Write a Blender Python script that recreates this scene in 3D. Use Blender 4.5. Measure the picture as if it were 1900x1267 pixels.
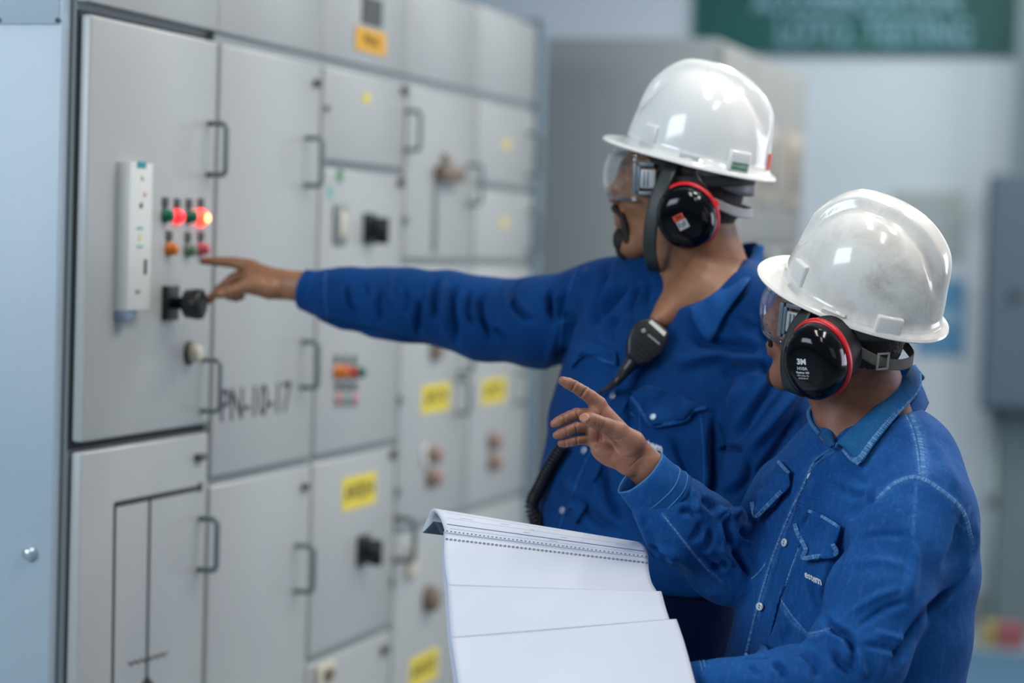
import bpy, bmesh, math, random
import numpy as np
from mathutils import Vector, Matrix
from mathutils.bvhtree import BVHTree
from mathutils import geometry as mgeo

for _o in list(bpy.data.objects):
    bpy.data.objects.remove(_o)
scn = bpy.context.scene
COL = scn.collection
random.seed(4)
rng = np.random.default_rng(7)

# ------------------------------------------------------------------ camera
IMG_W, IMG_H, FPX = 1900.0, 1267.0, 4486.0        # 85 mm on a 36 mm sensor
PITCH, ROLL = 0.0398, 0.030
CAM = np.array([0.0, 0.0, 1.50])
_f = np.array([0, math.cos(PITCH), -math.sin(PITCH)])
_u0 = np.array([0, math.sin(PITCH), math.cos(PITCH)])
_r0 = np.array([1.0, 0, 0])
CR = math.cos(ROLL) * _r0 + math.sin(ROLL) * _u0
CU = -math.sin(ROLL) * _r0 + math.cos(ROLL) * _u0
CF = _f
cam_data = bpy.data.cameras.new('camera')
cam_data.sensor_width = 36.0
cam_data.lens = 85.0
cam_data.clip_start = 0.1
cam_data.clip_end = 100
cam_data.dof.use_dof = True
cam_data.dof.focus_distance = 3.51
cam_data.dof.aperture_fstop = 1.9
cam = bpy.data.objects.new('camera', cam_data)
COL.objects.link(cam)
cam.matrix_world = Matrix(((CR[0], CU[0], -CF[0], CAM[0]), (CR[1], CU[1], -CF[1], CAM[1]),
                           (CR[2], CU[2], -CF[2], CAM[2]), (0, 0, 0, 1)))
scn.camera = cam

# ------------------------------------------------------------------ light
scn.view_settings.view_transform = 'Standard'
scn.view_settings.look = 'None'
scn.view_settings.gamma = 1.0
scn.view_settings.use_curve_mapping = False
scn.view_settings.exposure = 0.46
scn.cycles.use_denoising = True
scn.cycles.max_bounces = 8
world = bpy.data.worlds.new('world')
scn.world = world
world.use_nodes = True
_bg = world.node_tree.nodes['Background']
_bg.inputs[0].default_value = (0.58, 0.70, 0.95, 1)
_bg.inputs[1].default_value = 0.155


def area(name, loc, target, sx, sy, power, color=(1, 1, 1)):
    d = bpy.data.lights.new(name, 'AREA')
    d.shape = 'RECTANGLE'
    d.size, d.size_y = sx, sy
    d.energy = power
    d.color = color
    o = bpy.data.objects.new(name, d)
    COL.objects.link(o)
    o.location = loc
    o.rotation_euler = (Vector(target) - Vector(loc)).to_track_quat('-Z', 'Y').to_euler()
    return o


# ceiling battens (outside the frame, above) and daylight from the windows of the hall, plus an added fill
for k, (x, y, e, c) in enumerate(((1.3, 1.8, 10, (1, .97, .92)), (1.7, 3.5, 19, (1, .97, .92)), (1.2, 4.7, 22, (1, .98, .93)), (0.7, 3.1, 15, (1, .97, .92)),
                               (2.4, 6.4, 30, (.97, .99, .98)), (3.0, 8.4, 38, (.98, .99, .97)), (1.2, 8.2, 25, (.98, .99, .97)))):
    area('ceiling_light', (x, y, 3.5), (x, y, 0), 0.22, 1.3, e, c)
area('window_and_fill_light', (-2.5, 1.0, 2.5), (-0.3, 4.0, 1.2), 2.0, 1.4, 68, (.78, .89, 1))
area('window_and_fill_light', (4.2, 1.6, 2.6), (0.3, 4.0, 1.2), 2.0, 1.6, 6, (.92, .95, 1))
area('window_and_fill_light', (3.4, 5.0, 1.7), (-0.6, 4.6, 1.0), 1.6, 1.2, 24, (.86, .84, 1))  # added lavender fill for the lower cabinet doors, not a window

# ------------------------------------------------------------------ geometry helpers


def V(px, py, Z):
    return CAM + Z * CF + (px - 950.0) / FPX * Z * CR - (py - 633.5) / FPX * Z * CU


def ray(px, py):
    d = CF + (px - 950.0) / FPX * CR - (py - 633.5) / FPX * CU
    return d / np.linalg.norm(d)


def proj(P):
    q = np.asarray(P) - CAM
    z = q @ CF
    return 950.0 + FPX * (q @ CR) / z, 633.5 - FPX * (q @ CU) / z, z


def cdir(x, y, t):
    """direction given as right, up, towards the viewer of the photograph -> world"""
    v = x * CR + y * CU - t * CF
    return v / np.linalg.norm(v)


def nrm(v):
    v = np.asarray(v, float)
    return v / max(1e-12, np.linalg.norm(v))


def ortho(up, fwd):
    u = nrm(up)
    f = nrm(np.asarray(fwd) - np.dot(fwd, u) * u)
    l = np.cross(u, f)
    return f, l, u


WO = {}          # world position of an object's local origin


def empty(name, loc):
    o = bpy.data.objects.new(name, None)
    o.empty_display_size = 0.05
    COL.objects.link(o)
    o.location = loc
    WO[o.name] = np.array(loc, float)
    return o


def tag(o, label=None, cat=None, group=None, kind=None):
    if label: o['label'] = label
    if cat: o['category'] = cat
    if group: o['group'] = group
    if kind: o['kind'] = kind
    return o


def meshdata(name, verts, faces, smooth=True):
    me = bpy.data.meshes.new(name)
    verts = np.asarray(verts, np.float32)
    if isinstance(faces, np.ndarray):
        n, m = faces.shape
        me.vertices.add(len(verts)); me.vertices.foreach_set('co', verts.ravel())
        me.loops.add(n * m); me.loops.foreach_set('vertex_index', faces.astype(np.int32).ravel())
        me.polygons.add(n); me.polygons.foreach_set('loop_start', np.arange(0, n * m, m, dtype=np.int32))
        me.update(calc_edges=True)
    else:
        me.from_pydata([tuple(v) for v in verts], [], faces)
    if smooth:
        me.polygons.foreach_set('use_smooth', np.ones(len(me.polygons), bool))
    me.validate()
    return me


def mk(name, verts, faces, mat, parent=None, smooth=True, base=None):
    """world-space vertices -> an object whose origin sits at its parent's (or base)"""
    org = WO[parent.name] if parent is not None else np.array(base if base is not None else np.asarray(verts).mean(0), float)
    me = meshdata(name, np.asarray(verts, float) - org, faces, smooth)
    o = bpy.data.objects.new(name, me)
    COL.objects.link(o)
    if parent is not None:
        o.parent = parent
    else:
        o.location = org
    WO[o.name] = org
    if mat is not None:
        me.materials.append(mat)
    return o


def bm_obj(name, bm, mat, parent=None, smooth=True, base=None):
    bmesh.ops.recalc_face_normals(bm, faces=bm.faces)
    vs = [tuple(v.co) for v in bm.verts]
    bm.verts.index_update()
    fs = [[v.index for v in f.verts] for f in bm.faces]
    bm.free()
    return mk(name, vs, fs, mat, parent, smooth, base)


def mod(o, kind, **kw):
    m = o.modifiers.new(kind.lower(), kind)
    for k, v in kw.items():
        setattr(m, k, v)
    return m


def sharp(o, deg=35):
    """flat faces keep their edges: mark edges sharper than deg"""
    me = o.data
    bm = bmesh.new(); bm.from_mesh(me)
    for e in bm.edges:
        if len(e.link_faces) == 2 and e.calc_face_angle(0) > math.radians(deg):
            e.smooth = False
    bm.to_mesh(me); bm.free()
    return o


def add_box(bm, c, ax, half, bevel=0.0, seg=2):
    """box with centre c, axes ax (3 rows), half sizes"""
    c = np.asarray(c, float)
    vs = []
    for i in (-1, 1):
        for j in (-1, 1):
            for k in (-1, 1):
                vs.append(bm.verts.new(c + i * half[0] * ax[0] + j * half[1] * ax[1] + k * half[2] * ax[2]))
    fs = [(0, 1, 3, 2), (4, 6, 7, 5), (0, 4, 5, 1), (2, 3, 7, 6), (0, 2, 6, 4), (1, 5, 7, 3)]
    faces = [bm.faces.new([vs[i] for i in f]) for f in fs]
    if bevel > 0:
        edges = {e for f in faces for e in f.edges}
        bmesh.ops.bevel(bm, geom=list(edges), offset=bevel, segments=seg, affect='EDGES', profile=0.5)


def add_prism(bm, pts, d):
    """closed polygon (world points) extruded by vector d"""
    a = [bm.verts.new(p) for p in pts]
    b = [bm.verts.new(np.asarray(p) + d) for p in pts]
    n = len(pts)
    bm.faces.new(a); bm.faces.new(b[::-1])
    for i in range(n):
        bm.faces.new((a[i], b[i], b[(i + 1) % n], a[(i + 1) % n]))


def catmull(pts, n):
    p = np.asarray(pts, float)
    p = np.vstack([2 * p[0] - p[1], p, 2 * p[-1] - p[-2]])
    out = []
    m = len(p) - 3
    for q in np.linspace(0, m, n):
        i = min(int(q), m - 1); t = q - i
        a, b, c, d = p[i], p[i + 1], p[i + 2], p[i + 3]
        out.append(0.5 * (2 * b + (c - a) * t + (2 * a - 5 * b + 4 * c - d) * t * t + (3 * b - a - 3 * c + d) * t ** 3))
    return np.array(out)


def add_tube(bm, pts, rad, ns=10, flat=1.0, ref=None):
    pts = np.asarray(pts, float)
    n = len(pts)
    rad = np.broadcast_to(rad, (n,))
    tang = np.gradient(pts, axis=0)
    ref = np.array([0, 0, 1.0]) if ref is None else np.asarray(ref, float)
    rings = []
    prev = None
    for i in range(n):
        t = nrm(tang[i])
        b = prev if prev is not None else (ref if abs(np.dot(ref, t)) < 0.95 else np.array([1.0, 0.1, 0]))
        a = nrm(b - np.dot(b, t) * t)
        prev = a
        c = np.cross(t, a)
        rings.append([bm.verts.new(pts[i] + rad[i] * (math.cos(q) * a * flat + math.sin(q) * c)) for q in np.linspace(0, 2 * math.pi, ns, endpoint=False)])
    for i in range(n - 1):
        for j in range(ns):
            bm.faces.new((rings[i][j], rings[i][(j + 1) % ns], rings[i + 1][(j + 1) % ns], rings[i + 1][j]))
    bm.faces.new(rings[0][::-1]); bm.faces.new(rings[-1])


def add_lathe(bm, c, axis, prof, ns=24, ref=None, sx=1.0):
    """profile of (radius, height) turned about axis at c; sx squashes along the reference direction"""
    axis = nrm(axis)
    r = np.array([0, 0, 1.0]) if ref is None else np.asarray(ref, float)
    if abs(np.dot(r, axis)) > 0.95: r = np.array([1.0, 0.2, 0])
    a = nrm(r - np.dot(r, axis) * axis)
    b = np.cross(axis, a)
    rings = []
    for (rad, h) in prof:
        rings.append([bm.verts.new(np.asarray(c) + axis * h + rad * (sx * math.cos(q) * a + math.sin(q) * b)) for q in np.linspace(0, 2 * math.pi, ns, endpoint=False)])
    for i in range(len(rings) - 1):
        for j in range(ns):
            bm.faces.new((rings[i][j], rings[i][(j + 1) % ns], rings[i + 1][(j + 1) % ns], rings[i + 1][j]))
    bm.faces.new(rings[0][::-1]); bm.faces.new(rings[-1])


def grid_obj(name, G, mat, parent=None, base=None, thick=0.0, offset=0.0, smooth=True):
    """G: array (n, m, 3) of world points"""
    G = np.asarray(G, float)
    n, m = G.shape[:2]
    idx = np.arange(n * m).reshape(n, m)
    f = np.stack([idx[:-1, :-1], idx[:-1, 1:], idx[1:, 1:], idx[1:, :-1]], -1).reshape(-1, 4)
    o = mk(name, G.reshape(-1, 3), f, mat, parent, smooth, base)
    if thick:
        mod(o, 'SOLIDIFY', thickness=thick, offset=offset)
    return o


def text_mesh(s, size, extrude=0.0005, bold=0.0, spacing=1.0, align='CENTER', res=3):
    c = bpy.data.curves.new('lettering', 'FONT')
    c.body = s; c.size = size; c.extrude = extrude; c.offset = bold; c.space_character = spacing
    c.align_x = align; c.align_y = 'CENTER'; c.resolution_u = res
    o = bpy.data.objects.new('lettering', c)
    COL.objects.link(o)
    dg = bpy.context.evaluated_depsgraph_get()
    me = bpy.data.meshes.new_from_object(o.evaluated_get(dg))
    vs = np.array([v.co for v in me.vertices]); fs = [list(p.vertices) for p in me.polygons]
    bpy.data.objects.remove(o); bpy.data.curves.remove(c); bpy.data.meshes.remove(me)
    return vs, fs


def text_obj(name, s, size, c, xdir, ydir, mat, parent, extrude=0.0005, bold=0.0, spacing=1.0, sx=1.0):
    vs, fs = text_mesh(s, size, extrude, bold, spacing)
    x, y = nrm(xdir), nrm(ydir)
    n = np.cross(x, y)
    W = np.asarray(c) + vs[:, :1] * x * sx + vs[:, 1:2] * y + vs[:, 2:3] * n
    return mk(name, W, fs, mat, parent, smooth=False)


# ------------------------------------------------------------------ materials
MATS = {}


def mat(name, color, rough=0.5, metal=0.0, spec=0.5, emit=None, estr=0.0, coat=0.0):
    if name in MATS: return MATS[name]
    m = bpy.data.materials.new(name)
    m.use_nodes = True
    b = m.node_tree.nodes['Principled BSDF']
    b.inputs['Base Color'].default_value = (*color, 1)
    b.inputs['Roughness'].default_value = rough
    b.inputs['Metallic'].default_value = metal
    b.inputs['Specular IOR Level'].default_value = spec
    b.inputs['Coat Weight'].default_value = coat
    if emit is not None:
        b.inputs['Emission Color'].default_value = (*emit, 1)
        b.inputs['Emission Strength'].default_value = estr
    MATS[name] = m
    return m


def srgb(r, g, b):
    def f(c):
        c /= 255.0
        return c / 12.92 if c <= 0.04045 else ((c + 0.055) / 1.055) ** 2.4
    return (f(r), f(g), f(b))


def noise_mat(name, c1, c2, scale=8.0, rough=0.5, bump=0.0, bscale=200.0, lo=0.35, hi=0.65, detail=4.0, spec=0.5, metal=0.0, stretch=None, attr=False, sheen=0.0, sss=0.0):
    m = mat(name, c1, rough, metal, spec)
    nt = m.node_tree; N, L = nt.nodes, nt.links
    b = N['Principled BSDF']
    tc = N.new('ShaderNodeTexCoord')
    src = tc.outputs['Object']
    if stretch:
        mp = N.new('ShaderNodeMapping'); mp.inputs['Scale'].default_value = stretch
        L.new(src, mp.inputs[0]); src = mp.outputs[0]
    n1 = N.new('ShaderNodeTexNoise'); n1.inputs['Scale'].default_value = scale; n1.inputs['Detail'].default_value = detail
    L.new(src, n1.inputs['Vector'])
    mr = N.new('ShaderNodeMapRange'); mr.inputs[1].default_value = lo; mr.inputs[2].default_value = hi
    L.new(n1.outputs[0], mr.inputs[0])
    mx = N.new('ShaderNodeMix'); mx.data_type = 'RGBA'
    mx.inputs[6].default_value = (*c1, 1); mx.inputs[7].default_value = (*c2, 1)
    L.new(mr.outputs[0], mx.inputs[0])
    out = mx.outputs[2]
    if attr:
        at = N.new('ShaderNodeAttribute'); at.attribute_name = 'tone'
        m2 = N.new('ShaderNodeMix'); m2.data_type = 'RGBA'; m2.blend_type = 'MULTIPLY'; m2.inputs[0].default_value = 1
        L.new(out, m2.inputs[6]); L.new(at.outputs['Color'], m2.inputs[7]); out = m2.outputs[2]
    L.new(out, b.inputs['Base Color'])
    if bump:
        n2 = N.new('ShaderNodeTexNoise'); n2.inputs['Scale'].default_value = bscale; n2.inputs['Detail'].default_value = 3
        L.new(src, n2.inputs['Vector'])
        bp = N.new('ShaderNodeBump'); bp.inputs['Strength'].default_value = bump; bp.inputs['Distance'].default_value = 0.002
        L.new(n2.outputs[0], bp.inputs['Height']); L.new(bp.outputs[0], b.inputs['Normal'])
    if sheen:
        b.inputs['Sheen Weight'].default_value = sheen
        b.inputs['Sheen Roughness'].default_value = 0.5
        b.inputs['Sheen Tint'].default_value = (0.5, 0.65, 1, 1)
    if sss:
        b.inputs['Subsurface Weight'].default_value = sss
        b.inputs['Subsurface Radius'].default_value = (0.010, 0.004, 0.002)
        b.inputs['Subsurface Scale'].default_value = 0.6
    return m


def clear_mat(name, tint=(0.96, 0.97, 0.98), refl=0.12):
    m = bpy.data.materials.new(name); m.use_nodes = True
    nt = m.node_tree; N, L = nt.nodes, nt.links
    N.remove(N['Principled BSDF'])
    t = N.new('ShaderNodeBsdfTransparent'); t.inputs[0].default_value = (*tint, 1)
    g = N.new('ShaderNodeBsdfGlossy'); g.inputs['Roughness'].default_value = 0.04; g.inputs[0].default_value = (1, 1, 1, 1)
    fr = N.new('ShaderNodeLayerWeight'); fr.inputs[0].default_value = 0.25
    pw = N.new('ShaderNodeMath'); pw.operation = 'POWER'; pw.inputs[1].default_value = 2.5
    L.new(fr.outputs['Facing'], pw.inputs[0])
    ad = N.new('ShaderNodeMath'); ad.operation = 'MULTIPLY_ADD'; ad.inputs[1].default_value = 0.6; ad.inputs[2].default_value = refl; ad.use_clamp = True
    L.new(pw.outputs[0], ad.inputs[0])
    mx = N.new('ShaderNodeMixShader')
    L.new(ad.outputs[0], mx.inputs[0]); L.new(t.outputs[0], mx.inputs[1]); L.new(g.outputs[0], mx.inputs[2])
    L.new(mx.outputs[0], N['Material Output'].inputs[0])
    MATS[name] = m
    return m


# ------------------------------------------------------------------ implicit surfaces for bodies and cloth


class Field:
    """signed distance on a grid; fine: list of (lo, hi, step) boxes where the grid is finer"""
    def __init__(self, lo, hi, h, fine=()):
        self.lo = np.asarray(lo, float); self.hi = np.asarray(hi, float); self.h = h
        self.g = []
        for k in range(3):
            c = [self.lo[k]]
            while c[-1] < self.hi[k]:
                st = h
                for (a, b, hf) in fine:
                    if a[k] - 2 * h < c[-1] < b[k] + 2 * h: st = min(st, hf)
                c.append(c[-1] + st)
            self.g.append(np.array(c))
        self.a = np.full(tuple(len(c) for c in self.g), 0.5, np.float32)

    def box(self, lo, hi):
        i0 = [max(0, int(np.searchsorted(self.g[k], lo[k])) - 1) for k in range(3)]
        i1 = [min(len(self.g[k]), int(np.searchsorted(self.g[k], hi[k])) + 1) for k in range(3)]
        if any(b <= a for a, b in zip(i0, i1)): return None
        sl = tuple(slice(a, b) for a, b in zip(i0, i1))
        g = [self.g[k][i0[k]:i1[k]].astype(np.float32) for k in range(3)]
        return sl, g[0][:, None, None], g[1][None, :, None], g[2][None, None, :]

    def put(self, sl, d, k, op='u'):
        a = self.a[sl]
        if op == 'u':
            r = np.minimum(a, d)
            if k > 0:
                q = np.maximum(k - np.abs(a - d), 0) / k
                r = r - q * q * k * 0.25
        else:                                    # carve away
            r = np.maximum(a, -d)
            if k > 0:
                q = np.maximum(k - np.abs(a + d), 0) / k
                r = r + q * q * k * 0.25
        self.a[sl] = r

    def cap(self, a, b, ra, rb, k=0.0, op='u'):
        a = np.asarray(a, float); b = np.asarray(b, float)
        m = max(ra, rb) + k + 3 * self.h
        B = self.box(np.minimum(a, b) - m, np.maximum(a, b) + m)
        if B is None: return
        sl, X, Y, Z = B
        ab = b - a
        L2 = max(1e-12, float(ab @ ab))
        t = np.clip(((X - a[0]) * ab[0] + (Y - a[1]) * ab[1] + (Z - a[2]) * ab[2]) / L2, 0, 1)
        d = np.sqrt((X - a[0] - t * ab[0]) ** 2 + (Y - a[1] - t * ab[1]) ** 2 + (Z - a[2] - t * ab[2]) ** 2) - (ra + (rb - ra) * t)
        self.put(sl, d.astype(np.float32), k, op)

    def ell(self, c, ax, r, k=0.0, op='u'):
        c = np.asarray(c, float); ax = np.asarray(ax, float); r = np.asarray(r, float)
        m = np.sqrt(((ax * r[:, None]) ** 2).sum(0)) + k + 3 * self.h
        B = self.box(c - m, c + m)
        if B is None: return
        sl, X, Y, Z = B
        x, y, z = X - c[0], Y - c[1], Z - c[2]
        q = [x * ax[i][0] + y * ax[i][1] + z * ax[i][2] for i in range(3)]
        k0 = np.sqrt(sum((q[i] / r[i]) ** 2 for i in range(3)))
        k1 = np.sqrt(sum((q[i] / r[i] ** 2) ** 2 for i in range(3)))
        d = k0 * (k0 - 1) / np.maximum(k1, 1e-6)
        self.put(sl, d.astype(np.float32), k, op)

    def seg(self, a, b, va, ra, rb, k=0.0, op='u'):
        """elliptical segment a-b; va: direction of the second radius; ra, rb = (r1, r2) at each end"""
        a = np.asarray(a, float); b = np.asarray(b, float)
        m = max(*ra, *rb) + k + 3 * self.h
        B = self.box(np.minimum(a, b) - m, np.maximum(a, b) + m)
        if B is None: return
        sl, X, Y, Z = B
        ab = b - a; L = np.linalg.norm(ab); w = ab / L
        v = nrm(np.asarray(va) - np.dot(va, w) * w); u = np.cross(v, w)
        x, y, z = X - a[0], Y - a[1], Z - a[2]
        pw = x * w[0] + y * w[1] + z * w[2]
        t = np.clip(pw / L, 0, 1)
        ov = pw - t * L
        r1 = ra[0] + (rb[0] - ra[0]) * t; r2 = ra[1] + (rb[1] - ra[1]) * t
        rm = np.minimum(r1, r2)
        pu = x * u[0] + y * u[1] + z * u[2]; pv = x * v[0] + y * v[1] + z * v[2]
        k0 = np.sqrt((pu / r1) ** 2 + (pv / r2) ** 2 + (ov / rm) ** 2)
        k1 = np.sqrt((pu / r1 ** 2) ** 2 + (pv / r2 ** 2) ** 2 + (ov / rm ** 2) ** 2)
        d = k0 * (k0 - 1) / np.maximum(k1, 1e-6)
        self.put(sl, d.astype(np.float32), k, op)

    def cut(self, p, n, k=0.0):
        """keep the side where (x-p).n < 0"""
        n = nrm(n); p = np.asarray(p, float)
        sl, X, Y, Z = self.box(self.lo - 1, self.hi + 1)
        d = ((X - p[0]) * n[0] + (Y - p[1]) * n[1] + (Z - p[2]) * n[2]).astype(np.float32)
        self.put(sl, -d, k, 'c')

    def mesh(self, smooth=1):
        A = self.a
        s = A < 0
        n0, n1, n2 = A.shape
        cnt = np.zeros((n0 - 1, n1 - 1, n2 - 1), np.uint8)
        for i in (0, 1):
            for j in (0, 1):
                for k in (0, 1):
                    cnt += s[i:n0 - 1 + i, j:n1 - 1 + j, k:n2 - 1 + k]
        I, J, K = np.nonzero((cnt > 0) & (cnt < 8))
        vid = np.full(cnt.shape, -1, np.int32)
        vid[I, J, K] = np.arange(len(I))
        acc = np.zeros((len(I), 3)); num = np.zeros(len(I))
        C = [(i, j, k) for i in (0, 1) for j in (0, 1) for k in (0, 1)]
        val = {c: A[I + c[0], J + c[1], K + c[2]] for c in C}
        for c in C:
            for ax in range(3):
                if c[ax] == 0:
                    e = list(c); e[ax] = 1; e = tuple(e)
                    va, vb = val[c], val[e]
                    hit = (va < 0) != (vb < 0)
                    t = np.where(hit, va / np.where(hit, va - vb, 1), 0)
                    p = np.tile(np.array(c, float), (len(I), 1)); p[:, ax] += t
                    acc += p * hit[:, None]; num += hit
        q = np.stack([I, J, K], 1) + acc / num[:, None]
        P = np.stack([np.interp(q[:, k], np.arange(len(self.g[k])), self.g[k]) for k in range(3)], 1)
        quads = []
        for ax in range(3):
            o1, o2 = [(1, 2), (2, 0), (0, 1)][ax]
            a0 = [slice(None)] * 3; a1 = [slice(None)] * 3
            a0[ax] = slice(0, -1); a1[ax] = slice(1, None)
            ch = s[tuple(a0)] != s[tuple(a1)]
            E = np.stack(np.nonzero(ch), 1)
            ok = (E[:, o1] > 0) & (E[:, o2] > 0) & (E[:, o1] < A.shape[o1] - 1) & (E[:, o2] < A.shape[o2] - 1)
            E = E[ok]
            ins = s[E[:, 0], E[:, 1], E[:, 2]]
            def cell(d1, d2):
                q = E.copy(); q[:, o1] += d1; q[:, o2] += d2
                return vid[q[:, 0], q[:, 1], q[:, 2]]
            Q = np.stack([cell(-1, -1), cell(0, -1), cell(0, 0), cell(-1, 0)], 1)
            Q[~ins] = Q[~ins][:, ::-1]
            quads.append(Q)
        Q = np.vstack(quads)
        Q = Q[(Q >= 0).all(1)]
        for _ in range(smooth):
            P = relax(P, Q)
        return P, Q


def relax(P, Q, f=0.5):
    S = np.zeros_like(P); n = np.zeros(len(P))
    for i in range(4):
        a, b = Q[:, i], Q[:, (i + 1) % 4]
        for k in range(3):
            S[:, k] += np.bincount(a, P[b, k], len(P)) + np.bincount(b, P[a, k], len(P))
        n += np.bincount(a, minlength=len(P)) + np.bincount(b, minlength=len(P))
    return P + f * (S / np.maximum(n, 1)[:, None] - P)


def vnormals(P, Q):
    n = np.cross(P[Q[:, 2]] - P[Q[:, 0]], P[Q[:, 3]] - P[Q[:, 1]])
    N = np.zeros_like(P)
    for i in range(4):
        for k in range(3):
            N[:, k] += np.bincount(Q[:, i], n[:, k], len(P))
    return N / np.maximum(np.linalg.norm(N, axis=1), 1e-12)[:, None]


def polydist(x, y, poly):
    best = np.full(x.shape, 1e9)
    for (ax, ay), (bx, by) in zip(poly[:-1], poly[1:]):
        dx, dy = bx - ax, by - ay
        t = np.clip(((x - ax) * dx + (y - ay) * dy) / max(1e-9, dx * dx + dy * dy), 0, 1)
        best = np.minimum(best, np.hypot(x - ax - t * dx, y - ay - t * dy))
    return best


def polydist_t(x, y, poly):
    """distance to a polyline and the fraction along it"""
    L = [math.hypot(b[0] - a[0], b[1] - a[1]) for a, b in zip(poly[:-1], poly[1:])]
    tot = max(1e-9, sum(L)); s0 = 0.0
    best = np.full(x.shape, 1e9); par = np.zeros(x.shape)
    for (a, b, l) in zip(poly[:-1], poly[1:], L):
        dx, dy = b[0] - a[0], b[1] - a[1]
        t = np.clip(((x - a[0]) * dx + (y - a[1]) * dy) / max(1e-9, l * l), 0, 1)
        d = np.hypot(x - a[0] - t * dx, y - a[1] - t * dy)
        m = d < best
        best = np.where(m, d, best); par = np.where(m, (s0 + t * l) / tot, par)
        s0 += l
    return best, par


def fold_cloth(P, Q, folds, zrange=None):
    """creases and ridges of the cloth: (polyline, width, height in mm); a crease follows its line on the side that faces the viewer"""
    N = vnormals(P, Q)
    x, y, z = proj(P)
    view = nrm(CAM - P.mean(0))
    face = np.clip((N @ view + 0.15) / 0.5, 0, 1)
    D = np.zeros(len(P))
    for f in folds:
        poly, w, amp = f[0], f[1], f[2]
        zr = f[3] if len(f) > 3 else None
        px = [p[0] for p in poly]; py = [p[1] for p in poly]
        sel = (x > min(px) - 4 * w) & (x < max(px) + 4 * w) & (y > min(py) - 4 * w) & (y < max(py) + 4 * w) & (face > 0)
        if zr: sel &= (z > zr[0]) & (z < zr[1])
        if not sel.any(): continue
        sm = catmull(poly, 4 * len(poly)) if len(poly) > 2 else np.asarray(poly, float)
        q, t = polydist_t(x[sel], y[sel], [tuple(p) for p in sm])
        q = q / w
        e = np.clip(np.minimum(t, 1 - t) / 0.30, 0, 1)
        D[sel] += amp * 0.001 * (1 - 0.5 * q * q) * np.exp(-q * q / 2) * face[sel] * (e * e * (3 - 2 * e))
    return P + N * D[:, None]


def ripple(P, Q, amp, scale, seed, k=5):
    """irregular soft unevenness of worn cloth"""
    r = np.random.default_rng(seed)
    N = vnormals(P, Q)
    D = np.zeros(len(P))
    for i in range(k):
        v = r.normal(size=3); v = v / np.linalg.norm(v) * scale * r.uniform(.6, 1.7)
        w = r.normal(size=3); w = w / np.linalg.norm(w) * scale * 0.4
        D += np.sin(P @ v + 1.6 * np.sin(P @ w + r.uniform(0, 6)) + r.uniform(0, 6))
    return P + N * (D * amp / k)[:, None]


class Surf:
    """ray casts on a finished surface so that seams, flaps and buttons lie on it"""
    def __init__(self, P, Q):
        self.t = BVHTree.FromPolygons([tuple(p) for p in P], [tuple(q) for q in Q.tolist()])

    def hit(self, px, py, off=0.0, zguess=None):
        d = ray(px, py)
        h = self.t.ray_cast(Vector(CAM), Vector(d))
        if h[0] is None:
            g = V(px, py, zguess if zguess else 3.6)
            h = self.t.find_nearest(Vector(g))
        p, n = np.array(h[0]), np.array(h[1])
        if n @ d > 0: n = -n
        return p + n * off, n

    def near(self, p, off=0.0):
        h = self.t.find_nearest(Vector(p))
        n = np.array(h[1])
        return np.array(h[0]) + n * off, n


def resample(poly, step):
    p = np.asarray(poly, float)
    s = np.r_[0, np.cumsum(np.linalg.norm(np.diff(p, axis=0), axis=1))]
    n = max(2, int(s[-1] / step) + 1)
    q = np.linspace(0, s[-1], n)
    return np.stack([np.interp(q, s, p[:, k]) for k in range(p.shape[1])], 1)


def wear(o, n, m):
    """faded and dark flecks along a stitched edge"""
    r = np.random.default_rng(n * 7 + m)
    w = np.clip(r.normal(.12, .42, n), 0, .85)
    w = np.repeat(w[:, None], m, 1) * r.uniform(.5, 1, (n, m))
    at = o.data.attributes.new('wear', 'FLOAT', 'POINT')
    at.data.foreach_set('value', w.astype(np.float32).ravel())


def seam(name, S, poly, width, height, material, parent, pucker=0.0, curve=True, step=1.6, off=0.0):
    """raised strip of cloth lying along a line on the surface"""
    pl = catmull(poly, 6 * len(poly)) if curve and len(poly) > 2 else np.asarray(poly, float)
    pl = resample(pl, step)
    H = [S.hit(a, b) for a, b in pl]
    P = np.array([h[0] for h in H]); N = np.array([h[1] for h in H])
    for _ in range(2):
        N[1:-1] = (N[:-2] + N[1:-1] * 2 + N[2:]) / 4
        P[1:-1] = (P[:-2] + P[1:-1] * 2 + P[2:]) / 4
    T = np.gradient(P, axis=0)
    prof = [(-1, -0.9), (-0.8, 0.75), (-0.3, 1.0), (0, .7), (0.3, 1.0), (0.8, 0.75), (1, -0.9)]
    G = []
    for i in range(len(P)):
        t = nrm(T[i]); n = nrm(N[i]); b = np.cross(t, n)
        hh = height * (1 + pucker * math.sin(i * 2.1) + 0.5 * pucker * math.sin(i * 0.83 + 1))
        row = [P[i] + b * width * 0.5 * q + n * (hh * r + off) for q, r in prof]
        G.append(row)
    G = np.array(G)
    n, m = G.shape[:2]
    bm = bmesh.new()
    vs = [[bm.verts.new(G[i, j]) for j in range(m)] for i in range(n)]
    for i in range(n - 1):
        for j in range(m):
            bm.faces.new((vs[i][j], vs[i][(j + 1) % m], vs[i + 1][(j + 1) % m], vs[i + 1][j]))
    bm.faces.new(vs[0]); bm.faces.new(vs[-1][::-1])
    o = bm_obj(name, bm, material, parent)
    if width < .012: wear(o, n, m)
    return o


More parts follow.
